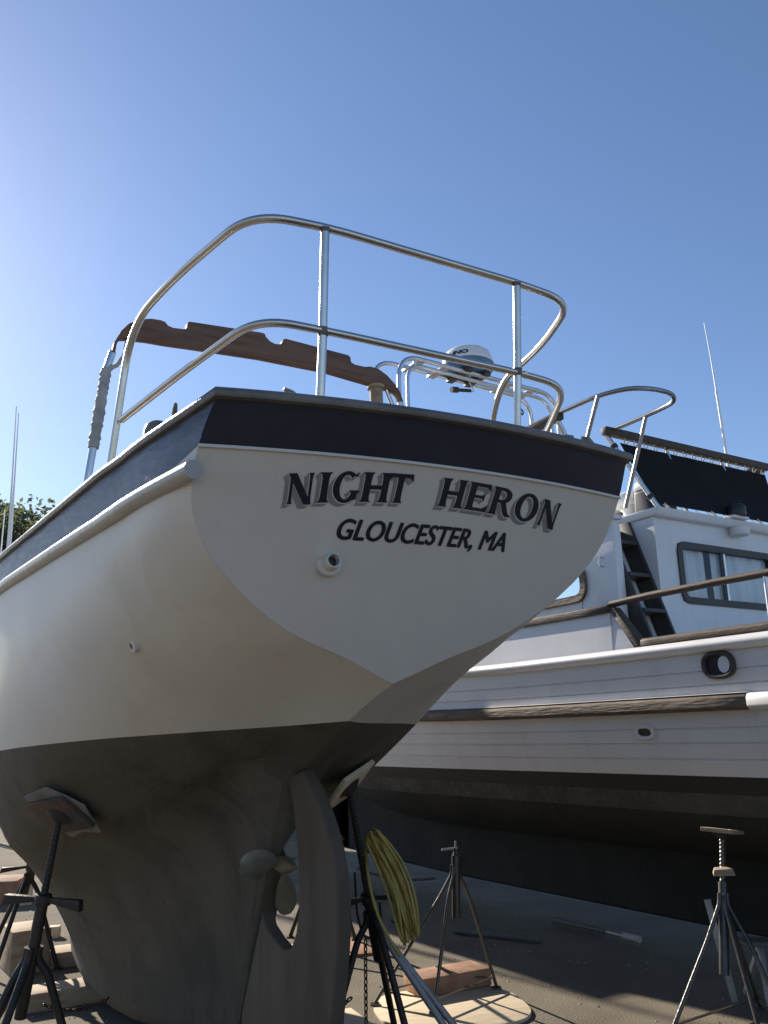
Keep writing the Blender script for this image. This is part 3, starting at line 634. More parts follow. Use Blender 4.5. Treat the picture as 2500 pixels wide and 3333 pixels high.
q = G(); q.v = oval(-.24, 1.735, .095, .05, -.004); q.f = [tuple(range(32))]; obj('recess', q, M['dark_trim'], sc2)

# deckhouse: aft wall with a window opening, port side, wider forward house
house = thing('deckhouse', None, None); house.parent = tw
aw = G(); A0, A1 = -.56, -.50
W0, W1, Z0, Z1 = 1.20, 2.86, 3.09, 3.73
aw.box((.86, A0, 2.40), (W0, A1, 3.99)).box((W1, A0, 2.40), (3.14, A1, 3.99)).box((W0, A0, 2.40), (W1, A1, Z0)).box((W0, A0, Z1), (W1, A1, 3.99))
obj('aft_wall', TM(aw), M['white_house'], house, smooth=False)
sw = G().box((.861, -5.5, 2.40), (.92, A0, 3.99)).box((3.08, -5.5, 2.40), (3.139, A0, 3.99)).box((.92, -5.5, 2.40), (3.08, -5.44, 3.99))
obj('side_walls', TM(sw), M['white_house'], house, smooth=False)
obj('forward_house', TM(G().box((.33, -5.0, 2.40), (.859, -1.12, 3.93)).box((.33, -1.12, 2.40), (.45, -.60, 3.93))), M['white_house'], house, bev=.012)
obj('forward_house', TM(G().box((3.141, -5.0, 2.40), (3.67, -1.12, 3.93))), M['white_house'], house, bev=.012)
obj('roof', TM(G().hexa([(.83, -5.7, 3.99), (3.17, -5.7, 3.99), (3.17, -.42, 3.99), (.83, -.42, 3.99), (.82, -5.72, 4.085), (3.18, -5.72, 4.085), (3.18, -.385, 4.085), (.82, -.385, 4.085)])), M['white_house'], house, bev=.016, seg=3)
obj('forward_roof', TM(G().box((.27, -5.2, 3.931), (.829, -1.05, 3.985)).box((.27, -1.05, 3.931), (.47, -.57, 3.985))), M['white_house'], house, bev=.012)
obj('forward_roof', TM(G().box((3.171, -5.2, 3.931), (3.73, -.60, 3.985))), M['white_house'], house, bev=.012)
def rrect(x0, x1, z0, z1, r, n=6):
    out = []
    for cx, cz, a0 in ((x1 - r, z1 - r, 0), (x0 + r, z1 - r, 90), (x0 + r, z0 + r, 180), (x1 - r, z0 + r, 270)):
        for i in range(n + 1): t = R(a0 + 90 * i / n); out.append((cx + r * math.cos(t), cz + r * math.sin(t)))
    return out
def ring(x0, x1, z0, z1, r, w, fn, h0, h1):
    o = rrect(x0, x1, z0, z1, r); i_ = rrect(x0 + w, x1 - w, z0 + w, z1 - w, max(.02, r - w)); n = len(o); q = G()
    vs = [fn(*p, h0) for p in o] + [fn(*p, h0) for p in i_] + [fn(*p, h1) for p in o] + [fn(*p, h1) for p in i_]
    fs = []
    for k in range(n):
        m = (k + 1) % n
        fs += [(k, m, n + m, n + k), (2 * n + k, 2 * n + m, 3 * n + m, 3 * n + k), (k, m, 2 * n + m, 2 * n + k), (n + k, n + m, 3 * n + m, 3 * n + k)]
    return q.add(vs, fs)
win = obj('window', TM(ring(W0 - .02, W1 + .02, Z0 - .025, Z1 + .025, .12, .075, lambda x, z, h: (x, h, z), A0 + .01, A1 + .022)), M['dark_trim'], house, ang=50)
obj('pane', TM(G().add([(W0, A1 - .012, Z0), (W1, A1 - .012, Z0), (W1, A1 - .012, Z1), (W0, A1 - .012, Z1)], [(0, 1, 2, 3)])), M['glass'], win, smooth=False)
obj('mullion', TM(G().box((1.965, A0 + .02, Z0), (2.0, A1 + .004, Z1))), M['alu'], win)
obj('seal', TM(G().box((1.925, A0 + .02, Z0), (1.963, A1 - .004, Z1))), M['dark_trim'], win)
def drape(x0, x1, ph):
    rows = []; n = 90
    for i in range(n + 1):
        x = x0 + (x1 - x0) * i / n
        y = A0 - .012 + .020 * math.sin(x * 46 + ph + 1.3 * math.sin(x * 9)) + .012 * math.sin(x * 23 + 2 * ph)
        rows.append([(x, y, Z0 - .05), (x + .004 * math.sin(x * 30), y - .004, (Z0 + Z1) / 2), (x, y, Z1 + .05)])
    return G().grid(rows)
obj('curtain', TM(drape(W0 - .03, 1.735, .4)), M['curtain'], win)
obj('curtain', TM(drape(1.80, W1 + .03, 2.1)), M['curtain'], win)
obj('interior', TM(G().box((W0 - .1, -2.4, 2.6), (W1 + .1, -2.3, 3.95)).add([(W0 - .2, -2.3, 2.9), (W1 + .2, -2.3, 2.9), (W1 + .2, A0 - .2, 2.9), (W0 - .2, A0 - .2, 2.9)], [(0, 1, 2, 3)])), M['interior'], house)
# port light in the side of the forward house
pf = lambda x, z, h: (h, x, z)
pl = obj('port_window', TM(ring(-2.35, -1.03, 3.12, 3.52, .16, .075, pf, .285, .335)), M['rub_wood'], house, ang=50)
o_in = rrect(-2.31, -1.07, 3.16, 3.48, .11); q = G(); q.v = [V((.322, y, z)) for y, z in o_in]; q.f = [tuple(range(len(o_in)))]
obj('pane', TM(q), M['glass'], pl); q = G(); q.v = [V((.326, y, z)) for y, z in o_in]; q.f = [tuple(range(len(o_in)))]; obj('blind', TM(q), M['curtain'], pl)
obj('door_hook', TM(G().tube([(.325, -.78, 3.54), (.29, -.78, 3.55), (.28, -.80, 3.50), (.29, -.78, 3.45), (.325, -.78, 3.44)], .009, n=8)), M['steel'], house)
# boarding ladder from the side deck to the flybridge
ld = thing('ladder', None, None); ld.parent = tw
ae = lambda z: -.55 + .356 * (3.25 - z)
for s0 in (.472, .838):
    obj('stringer', TM(G().hexa([(s0 - .02, ae(2.44) - .21, 2.44), (s0 + .02, ae(2.44) - .21, 2.44), (s0 + .02, ae(2.44), 2.44), (s0 - .02, ae(2.44), 2.44), (s0 - .02, ae(4.0) - .21, 4.0), (s0 + .02, ae(4.0) - .21, 4.0), (s0 + .02, ae(4.0), 4.0), (s0 - .02, ae(4.0), 4.0)])), M['dark_trim'], ld, bev=.006)
for z in (2.60, 2.95, 3.35, 3.73):
    obj('tread', TM(G().box((.493, ae(z) - .20, z - .022), (.817, ae(z) + .015, z + .022))), M['dark_trim'], ld, bev=.006)
obj('back_panel', TM(G().hexa([(.50, ae(2.44) - .30, 2.44), (.81, ae(2.44) - .30, 2.44), (.81, ae(2.44) - .215, 2.44), (.50, ae(2.44) - .215, 2.44), (.50, ae(3.9) - .30, 3.9), (.81, ae(3.9) - .30, 3.9), (.81, ae(3.9) - .215, 3.9), (.50, ae(3.9) - .215, 3.9)])), M['white_house'], ld)
# flybridge: wooden rails, cloth, posts, ladder hoop
fb = thing('flybridge', None, None); fb.parent = tw
obj('aft_rail', TM(G().box((.50, -.80, 4.955), (3.45, -.70, 5.045))), M['brown_trim'], fb, bev=.012)
obj('port_rail', G().bar(T(-.23, -.66, 5.02), T(-.10, -4.3, 5.0), .075, .065), M['brown_trim'], fb, bev=.01)
obj('starboard_rail', G().bar(T(3.42, -.8, 5.0), T(3.42, -4.3, 5.0), .075, .065), M['brown_trim'], fb, bev=.01)
rows = []
for j in range(13):
    t = j / 12; row = []
    for i in range(40):
        s = .74 + (3.38 - .74) * i / 39; s0 = .92 + (3.2 - .92) * i / 39
        ss = s + (s0 - s) * t; a = -.755 + (.30) * t; z = 4.90 + (4.135 - 4.90) * t
        sag = .02 * math.sin(math.pi * t); scal = (.004 * abs(math.sin(i * .55)) if j == 0 else 0)
        row.append((ss, a - sag, z - scal))
    rows.append(row)
obj('aft_cloth', TM(G().grid(rows)), M['canvas'], fb)
rows = [[(-.20 + (.40 - -.20) * t, -1.0 - 3.2 * i / 9, 4.90 - .85 * t) for t in (0, .5, 1)] for i in range(10)]
zz_ = []
for i in range(17):
    s = .78 + i * .165 + random.uniform(-.015, .015)
    zz_ += [T(s, -.752, 4.995), T(s + .012, -.708, 4.99), T(s + .03, -.745, 4.93), T(s + .05, -.762, 4.885), T(s + .065, -.745, 4.90)]
obj('lacing', G().tube(zz_, .0055, n=6), M['rope'], fb)
for i in range(13):
    s = 1.05 + i * .16 + random.uniform(-.05, .05)
    obj('tie', G().tube([T(s + .0, -.475, 4.155), T(s + .02, -.45, 4.12), T(s + .03, -.43, 4.088)], .005 if i % 5 else .011, n=6), M['rope'], fb)
obj('corner_post', G().tube([T(.56, -.775, 4.96), T(.875, -.43, 4.085)], .021, n=12), M['alu'], fb)
for t in (.16, .86): 
    c = T(.56, -.775, 4.96).lerp(T(.875, -.43, 4.085), t); d = (T(.875, -.43, 4.085) - T(.56, -.775, 4.96)).normalized()
    obj('clamp', G().tube([c - d * .018, c + d * .018], .030, n=12), M['dark_trim'], fb)
for s in (1.55, 2.55):
    obj('post', G().tube([T(s, -.78, 4.96), T(s + .03, -.60, 4.085)], .016, n=10), M['alu'], fb)
obj('corner_post', G().tube([T(-.20, -.74, 4.99), T(.31, -.66, 3.98)], .021, n=12), M['alu'], fb)
hoop = fillet([(-.235, -.72, 5.05), (-.20, -.12, 5.055), (-.07, .16, 5.055), (.16, .275, 5.05), (.42, .285, 5.045), (.60, .16, 5.04), (.64, -.08, 5.04), (.64, -.74, 5.03)], [0, .2, .2, .2, .2, .2, .2, 0], 7)
hp = obj('ladder_hoop', G().tube([T(*p) for p in hoop], .0185, n=12), M['steel_dull'], fb, ang=80)
obj('leg', G().tube([T(.64, -.26, 5.04), T(.60, -.64, 4.09)], .016, n=12), M['steel_dull'], hp)
obj('leg', G().tube([T(-.20, -.14, 5.05), T(-.23, -.54, 4.2), T(.28, -.66, 3.97)], .016, n=12), M['steel_dull'], hp)
# mast frame of bent tube with slats, carrying the radar
mf = thing('radar_frame', None, None); mf.parent = tw
f1 = fillet([(.25, -4.5, 3.98), (.25, -4.5, 7.44), (3.50, -4.5, 7.38), (3.50, -4.5, 3.98)], [0, .42, .42, 0], 9)
f2 = fillet([(.42, -4.5, 3.98), (.40, -4.5, 7.32), (3.34, -4.5, 7.26), (3.36, -4.5, 3.98)], [0, .34, .34, 0], 9)
f3 = fillet([(.06, -4.95, 3.98), (.06, -4.95, 7.50), (3.30, -4.95, 7.44), (3.32, -4.95, 3.98)], [0, .42, .42, 0], 9)
for fr_, r in ((f1, .028), (f2, .022), (f3, .026)): obj('hoop', G().tube([T(*p) for p in fr_], r, n=12), M['alu'], mf, ang=80)
for s in (.62, 1.10, 2.42, 2.95): obj('slat', TM(G().box((s, -4.97, 7.40), (s + .14, -4.5, 7.435))), M['alu'], mf, bev=.004)
for s in (.55, 3.05): obj('spacer', G().tube([T(s, -4.5, 7.34), T(s, -4.5, 7.43)], .02, n=10), M['alu'], mf)
obj('radar_bracket', TM(G().box((1.50, -4.98, 7.40), (1.62, -4.40, 7.47)).box((1.86, -4.98, 7.40), (1.98, -4.40, 7.47))), M['dark_trim'], mf, bev=.004)
rd_ = thing('radar', None, None, T(1.76, -4.72, 7.47)); rd_.parent = mf; rd_.scale = (.93, .93, .86)
obj('base', G().lathe([(.10, 0), (.22, .012), (.31, .04), (.345, .085), (.352, .115), (.352, .155)], n=40), M['radome_blue'], rd_, ang=50)
obj('dome', G().lathe([(.356, .150), (.356, .165), (.345, .20), (.325, .27), (.30, .33), (.262, .362), (.18, .378), (.0, .384)], n=40), M['radome'], rd_, ang=50)
rt = text_mesh('FURUNO', .082, shear=.12, bold=.004, sx=1.5)
x0 = min(p.x for p in rt.v); x1 = max(p.x for p in rt.v)
# lettered round the side of the dome that looks aft and to port
def round_dome(p, rad0, z0, mid, slope):
    th = mid + (p.x - (x0 + x1) / 2) / rad0; r = rad0 - (p.y) * slope + .002 + p.z
    return V((r * math.cos(th), r * math.sin(th), z0 + p.y))
rt.map(lambda p: round_dome(p, .350, .195, R(-166), .30))
obj('maker_name', rt, M['radar_ink'], rd_, smooth=False)
# camera dangling from the frame and a line with a snap hook
obj('hanging_light', G().tube([T(1.35, -4.5, 7.06), T(1.62, -4.5, 7.10)], .022, n=10).tube([T(1.24, -4.5, 7.045), T(1.36, -4.5, 7.062)], .036, n=12), M['black_plastic'], mf)
obj('cord', G().tube(fillet([T(1.60, -4.5, 7.08), T(1.70, -4.5, 7.10), T(1.58, -4.5, 7.28), T(1.66, -4.5, 7.42)], .08, 5), .008, n=6), M['rope'], mf)
obj('snap_hook', G().tube(fillet([T(2.98, -4.95, 7.42), T(3.02, -4.95, 7.24), T(3.08, -4.95, 7.10), T(3.13, -4.95, 7.16), T(3.04, -4.95, 7.25)], .03, 3), .011, n=6), M['black_plastic'], mf)
# small radar, helm seat back and whip aerial on the roof
r2 = thing('small_radar', None, None, T(2.80, -2.5, 4.085)); r2.parent = tw
obj('pedestal', G().lathe([(.16, 0), (.16, .02), (.09, .05), (.075, .44), (.085, .50), (.12, .53), (.12, .55)], n=24), M['radome'], r2, ang=50)
obj('dome', G().lathe([(.10, .545), (.175, .56), (.195, .585), (.20, .62), (.192, .655), (.16, .68), (.08, .69), (0, .692)], n=32), M['radome'], r2, ang=50)
rt = text_mesh('Raymarine', .052, bold=.003)
x0 = min(p.x for p in rt.v); x1 = max(p.x for p in rt.v)
rt.map(lambda p: round_dome(p, .197, .605, R(-95), .02)); obj('maker_name', rt, M['radar_red'], r2, smooth=False)
hs = G()
hs.v = []
prof = [(.36, 0), (.36, .03)]
seat = obj('helm_seat', TM(G().hexa([(2.58, -2.3, 4.086), (3.10, -2.3, 4.086), (3.10, -1.85, 4.086), (2.58, -1.85, 4.086), (2.52, -2.2, 4.93), (3.10, -2.2, 4.93), (3.10, -1.95, 4.93), (2.52, -1.95, 4.93)])), M['navy'], tw, bev=.04, seg=4)
obj('headrest', TM(G().hexa([(2.52, -2.2, 4.932), (3.10, -2.2, 4.932), (3.10, -1.95, 4.932), (2.52, -1.95, 4.932), (2.53, -2.17, 5.06), (3.09, -2.17, 5.06), (3.09, -1.98, 5.06), (2.53, -1.98, 5.06)])), M['radome'], seat, bev=.03, seg=4)
wa = obj('whip_aerial', G().tube([T(3.30, -1.2, 4.085), T(3.28, -1.2, 5.17), T(3.24, -1.2, 6.17)], .014, n=8, rs=[.018, .014, .011]), M['radome'], tw)
obj('whip_tip', G().tube([T(3.24, -1.2, 6.15), T(3.24, -1.2, 6.22), T(3.215, -1.2, 6.7), T(3.17, -1.2, 7.20)], .006, n=6, rs=[.015, .008, .006, .004]), M['radome'], wa)
nl = obj('navigation_light', TM(G().box((2.04, -.50, 4.086), (2.32, -.34, 4.12))), M['white_house'], tw, bev=.006)
obj('lens', G().lathe([(.075, 0), (.08, .01), (.08, .085), (.06, .105), (.0, .108)], T(2.18, -.40, 4.12), (0, 0, 1), 20), M['black_plastic'], nl, ang=50)
hn = obj('deck_light', G().lathe([(.085, 0), (.085, -.05), (.075, -.065), (.02, -.067)], T(2.20, -.41, 3.985) , (0, 0, 1), 24), M['white_house'], tw, ang=50)

# ------------------------------------------------------------------ steel boat stands
def stand(label, apex, feet, top, pad_n=None, pad=.30, mats=('stand', 'stand', 'ply_red'), legr=.017, leg_m=None, handle=True, knee=.10, group='steel boat stands propping the boats', padr=None, braces=True, sleeve=.22, hh=.125, pad_shape='square'):
    apex, top = V(apex), V(top); base = V((sum(f[0] for f in feet) / len(feet), sum(f[1] for f in feet) / len(feet), 0))
    t = thing('boat_stand', label, 'boat stand', base, group=group)
    L = lambda p: V(p) - base
    d = (top - apex).normalized()
    for i, f in enumerate(feet):
        f = V(f); out = (f - apex); out.z = 0; out.normalize()
        a = apex - d * .02 + out * .028; kn = apex + out * (.028 + knee * .55) - V((0, 0, knee))
        obj('leg', G().tube(fillet([L(a + d * .06), L(a), L(kn), L(f + V((0, 0, .012)))], .05, 4), legr, n=10).box(tuple(L(f) + V((-.03, -.03, 0))), tuple(L(f) + V((.03, .03, .012)))), M[(leg_m or {}).get(i, mats[0])], t, ang=60)
    if braces:
        for i in range(len(feet)):
            p, q = V(feet[i]), V(feet[(i + 1) % len(feet)]); k = .88
            u = lambda f: L(f + (apex - d * .02 - f) * .10)
            obj('brace', G().bar(u(p), u(q), .022, .006, (0, 0, 1)), M[mats[0]], t)
    obj('sleeve', G().tube([L(apex - d * sleeve), L(apex + d * (hh - .025))], .030, n=14), M[mats[0]], t, ang=60)
    sp = resample([L(apex), L(top)], .012)
    obj('screw', G().tube(sp, .019, n=12, rs=[.0205 if i % 2 else .0175 for i in range(len(sp))]), M[mats[1]], t, ang=25)
    if handle == 'rod':
        q = L(top); obj('handle', G().tube([q + V((-.10, -.02, -.006)), q + V((.012, 0, 0))], .008, n=8).tube([q + V((0, 0, -.01)), q + V((0, 0, .045))], .007, n=8), M['galv'], t)
    elif handle:
        hcen = L(apex + d * hh); hx = V(handle) if not isinstance(handle, bool) else V((1, .25, .03)); hx.normalize(); w = V((-hx.y, hx.x, 0))
        q = G().tube([hcen - d * .025, hcen + d * .025], .042, n=14)
        for sg in (-1, 1):
            q.hexa([hcen + hx * (sg * .03) + w * .014 - d * .012, hcen + hx * (sg * .03) - w * .014 - d * .012, hcen + hx * (sg * .03) - w * .014 + d * .012, hcen + hx * (sg * .03) + w * .014 + d * .012,
                    hcen + hx * (sg * .23) + w * .022 - d * .045, hcen + hx * (sg * .23) - w * .022 - d * .045, hcen + hx * (sg * .22) - w * .022 + d * .012, hcen + hx * (sg * .22) + w * .022 + d * .012])
        obj('handle', q, M[mats[0]], t, bev=.004)
    if pad_n is not None:
        n_ = V(pad_n).normalized(); u = n_.cross(V((.8, -.6, .1))).normalized(); v = n_.cross(u)
        c = L(top); rad = pad
        r_ = padr or rad
        q = G(); cs = [(-rad, -r_), (rad, -r_), (rad, r_), (-rad, r_)] if pad_shape == 'square' else [(rad * math.cos(R(45 * i)), r_ * math.sin(R(45 * i))) for i in range(8)]
        q.v = [c + u * a + v * b for a, b in cs] + [c + u * a + v * b + n_ * .025 for a, b in cs]; k = len(cs)
        q.f = [tuple(range(k))[::-1], tuple(range(k, 2 * k))] + [(i, (i + 1) % k, k + (i + 1) % k, k + i) for i in range(k)]
        obj('pad', q, M[mats[2]], t, bev=.004)
        obj('pad_plate', G().tube([c - n_ * .03, c], .06, n=12, rs=[.03, .075]), M[mats[0]], t)
    return t
DN = Euler((0, -HEEL, R(30))).to_matrix()
PN = V((.27, .57, .77)).normalized(); PC = V((-1.718, 4.721, 1.429)) - PN * .055
pn = stand('rusty stand with a wing handle propping the sailboat\'s near port bilge', (-1.845, 4.755, .72), [(-2.38, 5.25, 0), (-2.13, 4.55, 0), (-1.93, 4.28, 0), (-1.60, 4.92, 0)], tuple(PC), tuple(PN), .125, legr=.021, padr=.15, hh=.27, mats=('stand', 'stand', 'pad_dark'), handle=(1, -.25, -.05), braces=False, sleeve=.3)
# ragged carpet scrap between the pad and the hull
carp = G(); n_ = PN; u = n_.cross(V((.8, -.6, .1))).normalized(); v = n_.cross(u); c = PC + n_ * .027
ring_ = [(a_ * .82, b_ * .86) for a_, b_ in [(-.24, -.10), (-.20, .16), (-.06, .20), (.02, .25), (.12, .20), (.25, .17), (.21, .02), (.25, -.13), (.08, -.19), (-.02, -.24), (-.14, -.18)]]
carp.prism(ring_, lambda a, b, h: c + u * a + v * b + n_ * (h + .02 * math.sin(9 * a) * abs(b)), 0, .008)
tag(obj('carpet_scrap', carp, M['carpet']), 'torn pale carpet scrap pinched between port stand pad and hull', 'carpet scrap')
stand('dark stand hung with yellow hose under the sailboat\'s starboard quarter', (-.125, 5.20, .77), [(-.41, 5.08, 0), (.12, 4.95, 0), (.455, 4.90, 0), (.52, 4.99, 0), (.0, 5.72, 0)], (-.225, 4.85, 1.485), (-.68, .18, .71), .14, legr=.019, leg_m={2: 'galv', 3: 'galv'}, mats=('stand', 'stand', 'ply'), handle=(1, .6, 0), braces=False, sleeve=.26)
stand('empty stand with thin sunlit legs standing on the round plywood', (.44, 6.38, .84), [(-.14, 6.33, .022), (.24, 6.10, .022), (.71, 6.64, .022), (.30, 6.80, 0.0)], (.445, 6.38, .985), None, mats=('stand_grey', 'stand_grey', 'ply'), legr=.0115, handle='rod', knee=.16, sleeve=.3)
stand('grey stand with sunlit leg edges under the motor trawler', (2.055, 5.76, .72), [(1.60, 5.62, 0), (2.02, 5.28, 0), (2.26, 5.45, 0), (2.35, 6.15, 0)], (2.135, 5.86, 1.10), (.12, .05, 1), .125, padr=.10, mats=('stand_grey', 'stand_grey', 'timber'), legr=.0135, handle=False, knee=.22, sleeve=.42)
tag(obj('sun_hood', G().hexa([(1.99, 5.70, .865), (2.13, 5.70, .865), (2.11, 5.80, .872), (2.02, 5.80, .872), (2.00, 5.71, .90), (2.12, 5.71, .905), (2.11, 5.79, .908), (2.03, 5.79, .905)]), M['timber'], bev=.004), 'short pale wood scrap wedged on the trawler stand\'s screw', 'wood scrap')
stand('low dark stand beyond the rudder with its foot on reddish board', (-.62, 8.1, .80), [(-.35, 8.25, .02), (-.85, 7.75, 0), (-.95, 8.5, 0)], (-.82, 7.62, 1.36), (-.6, -.3, .75), .14, legr=.018, braces=False)
stand('far port stand glimpsed beyond the near port stand', (-2.93, 7.35, .72), [(-3.30, 7.45, 0), (-3.02, 6.98, 0), (-2.72, 7.55, 0)], (-2.66, 6.95, 1.32), (.55, .20, .80), .14, legr=.018, braces=False)
# yellow water hose hung in a long coil on the stand
def coil(turns, top, bot, wid, r, jit, seed, nrm_=(0, -1, 0)):
    rnd = random.Random(seed); top, bot = V(top), V(bot); ax = bot - top; L = ax.length; ax.normalize(); n_ = V(nrm_); sd = ax.cross(n_).normalized(); pts = []
    nt = 34
    for k in range(turns):
        u = (k / (turns - 1) - .5); lo = rnd.uniform(-.03, .05); hi = rnd.uniform(-.03, .01); off = u * wid; dp = rnd.uniform(-.03, .03); tw_ = rnd.uniform(-.018, .018)
        for i in range(nt):
            t = 2 * math.pi * i / nt; c, s = math.cos(t), math.sin(t)
            along = L / 2 * (1 - c) + (lo * (1 - c) / 2 + hi * (1 + c) / 2)
            q = along / L; spread = off * (.95 + .10 * q) + s * (.006 + .007 * q) + tw_ * math.sin(math.pi * q)
            bend = .035 * math.sin(math.pi * q)
            pts.append(top + ax * along + sd * (spread - bend) + n_ * (dp + .030 * abs(s) * (1 if s > 0 else -1) + .02 * math.sin(3 * t + k)))
    return pts
hp_ = coil(15, (-.105, 5.06, 1.215), (.082, 4.98, .735), -.088, .0072, 0, 5)
tag(obj('garden_hose', G().tube(hp_, .0075, n=8).tube(fillet([(-.15, 5.10, 1.15), (-.135, 4.97, 1.0), (-.085, 4.90, .83), (-.01, 4.88, .70), (.03, 4.89, .64)], .1, 6), .0085, n=8), M['hose'], ang=80), 'long coil of yellow hose draped over the dark stand', 'hose')
bl = fillet([(-.22, 5.28, 1.0), (-.21, 5.25, .78), (-.175, 5.23, .67), (-.115, 5.23, .655), (-.07, 5.23, .72), (-.08, 5.22, .85)], .09, 6)
tag(obj('cable_loop', G().tube(bl, .007, n=8), M['hose_black'], ang=80), 'black cable hanging in a loop behind the yellow hose', 'cable')

# chains
def chain(name, label, pts, pitch=.030, r=.0042, m='chain'):
    P = resample([V(p) for p in pts], .004); q = G(); dist = 0; nxt = 0; k = 0
    for i in range(1, len(P)):
        dist += (P[i] - P[i - 1]).length
        if dist >= nxt:
            d = (P[i] - P[i - 1]).normalized(); u = V((0, 0, 1)) if abs(d.z) < .9 else V((1, 0, 0)); u = (u - d * u.dot(d)).normalized(); s = d.cross(u)
            w = (u + s).normalized() if k % 2 else (u - s).normalized()
            lk = [P[i] + d * (.68 * pitch * math.cos(t)) + w * (.30 * pitch * math.sin(t)) for t in [2 * math.pi * j / 10 for j in range(10)]]
            q.tube(lk, r, n=6, closed=True); nxt = dist + pitch; k += 1
    return tag(obj(name, q, M[m], ang=80), label, 'chain')
def sag(p, q, drop, n=24):
    p, q = V(p), V(q); return [p.lerp(q, i / n) - V((0, 0, drop * 4 * (i / n) * (1 - i / n))) for i in range(n + 1)]
chain('stand_chain', 'rusty chain hanging straight down from the hose stand', [(-.16, 5.14, .66), (-.165, 5.12, .10), (-.16, 5.08, .012)])
chain('stand_chain', 'slack chain slanting from the hose stand towards the rudder', sag((-.25, 5.14, .38), (-.62, 5.30, .20), .04))
chain('stand_chain', 'upper of two chains running from the port stand to the keel', sag((-1.80, 4.86, .46), (-1.66, 5.45, .33), .04))
chain('stand_chain', 'lower of two chains running from the port stand to the keel', sag((-1.92, 4.72, .28), (-1.55, 5.30, .17), .03))
chain('stand_chain', 'chain lying slack on the asphalt left of the port stand', sag((-2.1, 4.9, .36), (-3.2, 6.4, .10), .10))
chain('stand_chain', 'distant chain over the sunlit patch behind the hose', sag((-.35, 9.3, .46), (.42, 9.0, .40), .05), .034, .005)

# blocking and loose timber
def block(name, label, cat, c, size, rz, m, group=None, bev=.008, tilt=0):
    o = obj(name, G().box((-size[0] / 2, -size[1] / 2, 0), (size[0] / 2, size[1] / 2, size[2])), M[m], bev=bev)
    o.location = c; o.rotation_euler = (tilt, 0, rz); return tag(o, label, cat, group)
def nhw(s, f, z=0): v = Matrix.Rotation(R(30), 3, 'Z') @ V((s, f, 0)); return (0.313 + v.x, 3.022 + v.y, z)
block('keel_block', 'pale sawn timber block under the aft end of the keel', 'timber block', nhw(-.15, 4.45), (1.25, .26, .118), R(30), 'timber')
block('keel_block', 'pale timber block under the keel ahead of the first block', 'timber block', nhw(-.02, 5.6), (1.2, .30, .118), R(27), 'timber')
block('timber_pile', 'big squared timber standing left of the keel in shade', 'timber block', (-3.02, 7.62, 0), (.30, .42, .32), R(34), 'timber')
block('wood_crib', 'large dark timber block at the left edge, topped by sunlight', 'timber block', (-4.88, 10.65, 0), (1.1, .55, .26), R(8), 'timber_red')
block('short_post', 'short pale wooden post standing beside the large dark block', 'timber block', (-4.20, 10.52, 0), (.13, .16, .24), R(20), 'ply')
block('wood_offcut', 'small pale offcut lying near the wooden post', 'offcut', (-3.86, 10.75, 0), (.30, .10, .05), R(32), 'timber')
block('white_offcut', 'small white chip of wood beside the far port stand', 'offcut', (-3.20, 8.75, 0), (.10, .09, .10), R(10), 'ply')
block('brown_timber', 'thick reddish timber lying across the round plywood', 'timber block', (.37, 6.70, .024), (.58, .26, .115), R(28), 'timber_red')
block('red_board', 'reddish board on the asphalt under the low dark stand', 'board', (-.52, 7.98, .0), (.62, .60, .02), R(20), 'ply_red', bev=.003)
block('plywood_square', 'square plywood sheet under the hose stand', 'board', (-.42, 5.93, .0), (.52, .58, .02), R(24), 'ply', bev=.003)
ov = G(); pts = [(.50 * (abs(math.cos(t)) ** .62) * (1 if math.cos(t) >= 0 else -1), .44 * (abs(math.sin(t)) ** .70) * (1 if math.sin(t) >= 0 else -1)) for t in [2 * math.pi * i / 48 for i in range(48)]]
ov.prism(pts, lambda x, y, h: (x, y, h), 0, .022)
o = obj('plywood_round', ov, M['ply'], bev=.003); o.location = (.36, 6.27, 0); o.rotation_euler = (0, 0, R(12)); tag(o, 'round-cornered plywood sheet under the empty stand', 'board')
# paint roller pole in the shade, odd pipes
rp_ = thing('roller_pole', 'grey paint roller pole lying in the shade under the trawler', 'roller pole', (1.78, 8.40, 0.03))
obj('pole', G().tube([(-.26, .44, 0), (.10, -.10, 0)], .024, n=10), M['pvc'], rp_); obj('handle', G().tube([(.10, -.10, 0), (.24, -.36, 0)], .013, n=8), M['galv'], rp_)
obj('roller', G().tube([(.20, -.32, .01), (.30, -.48, .01)], .030, n=12), M['wrap'], rp_)
tag(obj('grey_pipe', G().tube([(.55, 8.45, .035), (1.25, 8.0, .035)], .026, n=12), M['pvc']), 'grey plastic pipe lying behind the empty stand', 'pipe')
tag(obj('short_pipe', G().tube([(-.02, 9.05, .03), (.25, 8.9, .03)], .03, n=12), M['pvc']), 'short grey pipe end beside the bottom of the hose', 'pipe')
sw_ = thing('sawhorse', 'grey sawhorse with pale top plank behind the trawler stand', 'sawhorse', (2.75, 6.25, 0))
obj('top_plank', G().bar((-.42, .04, .36), (.75, -.10, .36), .16, .03), M['pvc'], sw_, bev=.004)
for x, y0, y1 in ((-.30, .22, -.16), (.62, .12, -.28)):
    for yy in (y0, y1): obj('leg', G().bar((x, (y0 + y1) / 2, .345), (x - .06, yy, 0), .035, .035, (1, 0, 0)), M['galv'], sw_, bev=.003)
tag(obj('leaning_slat', G().bar((2.155, 6.35, .62), (2.24, 6.28, .0), .045, .012, (0, 1, 0)), M['galv'], bev=.002), 'thin grey slat leaning behind the trawler stand', 'slat')

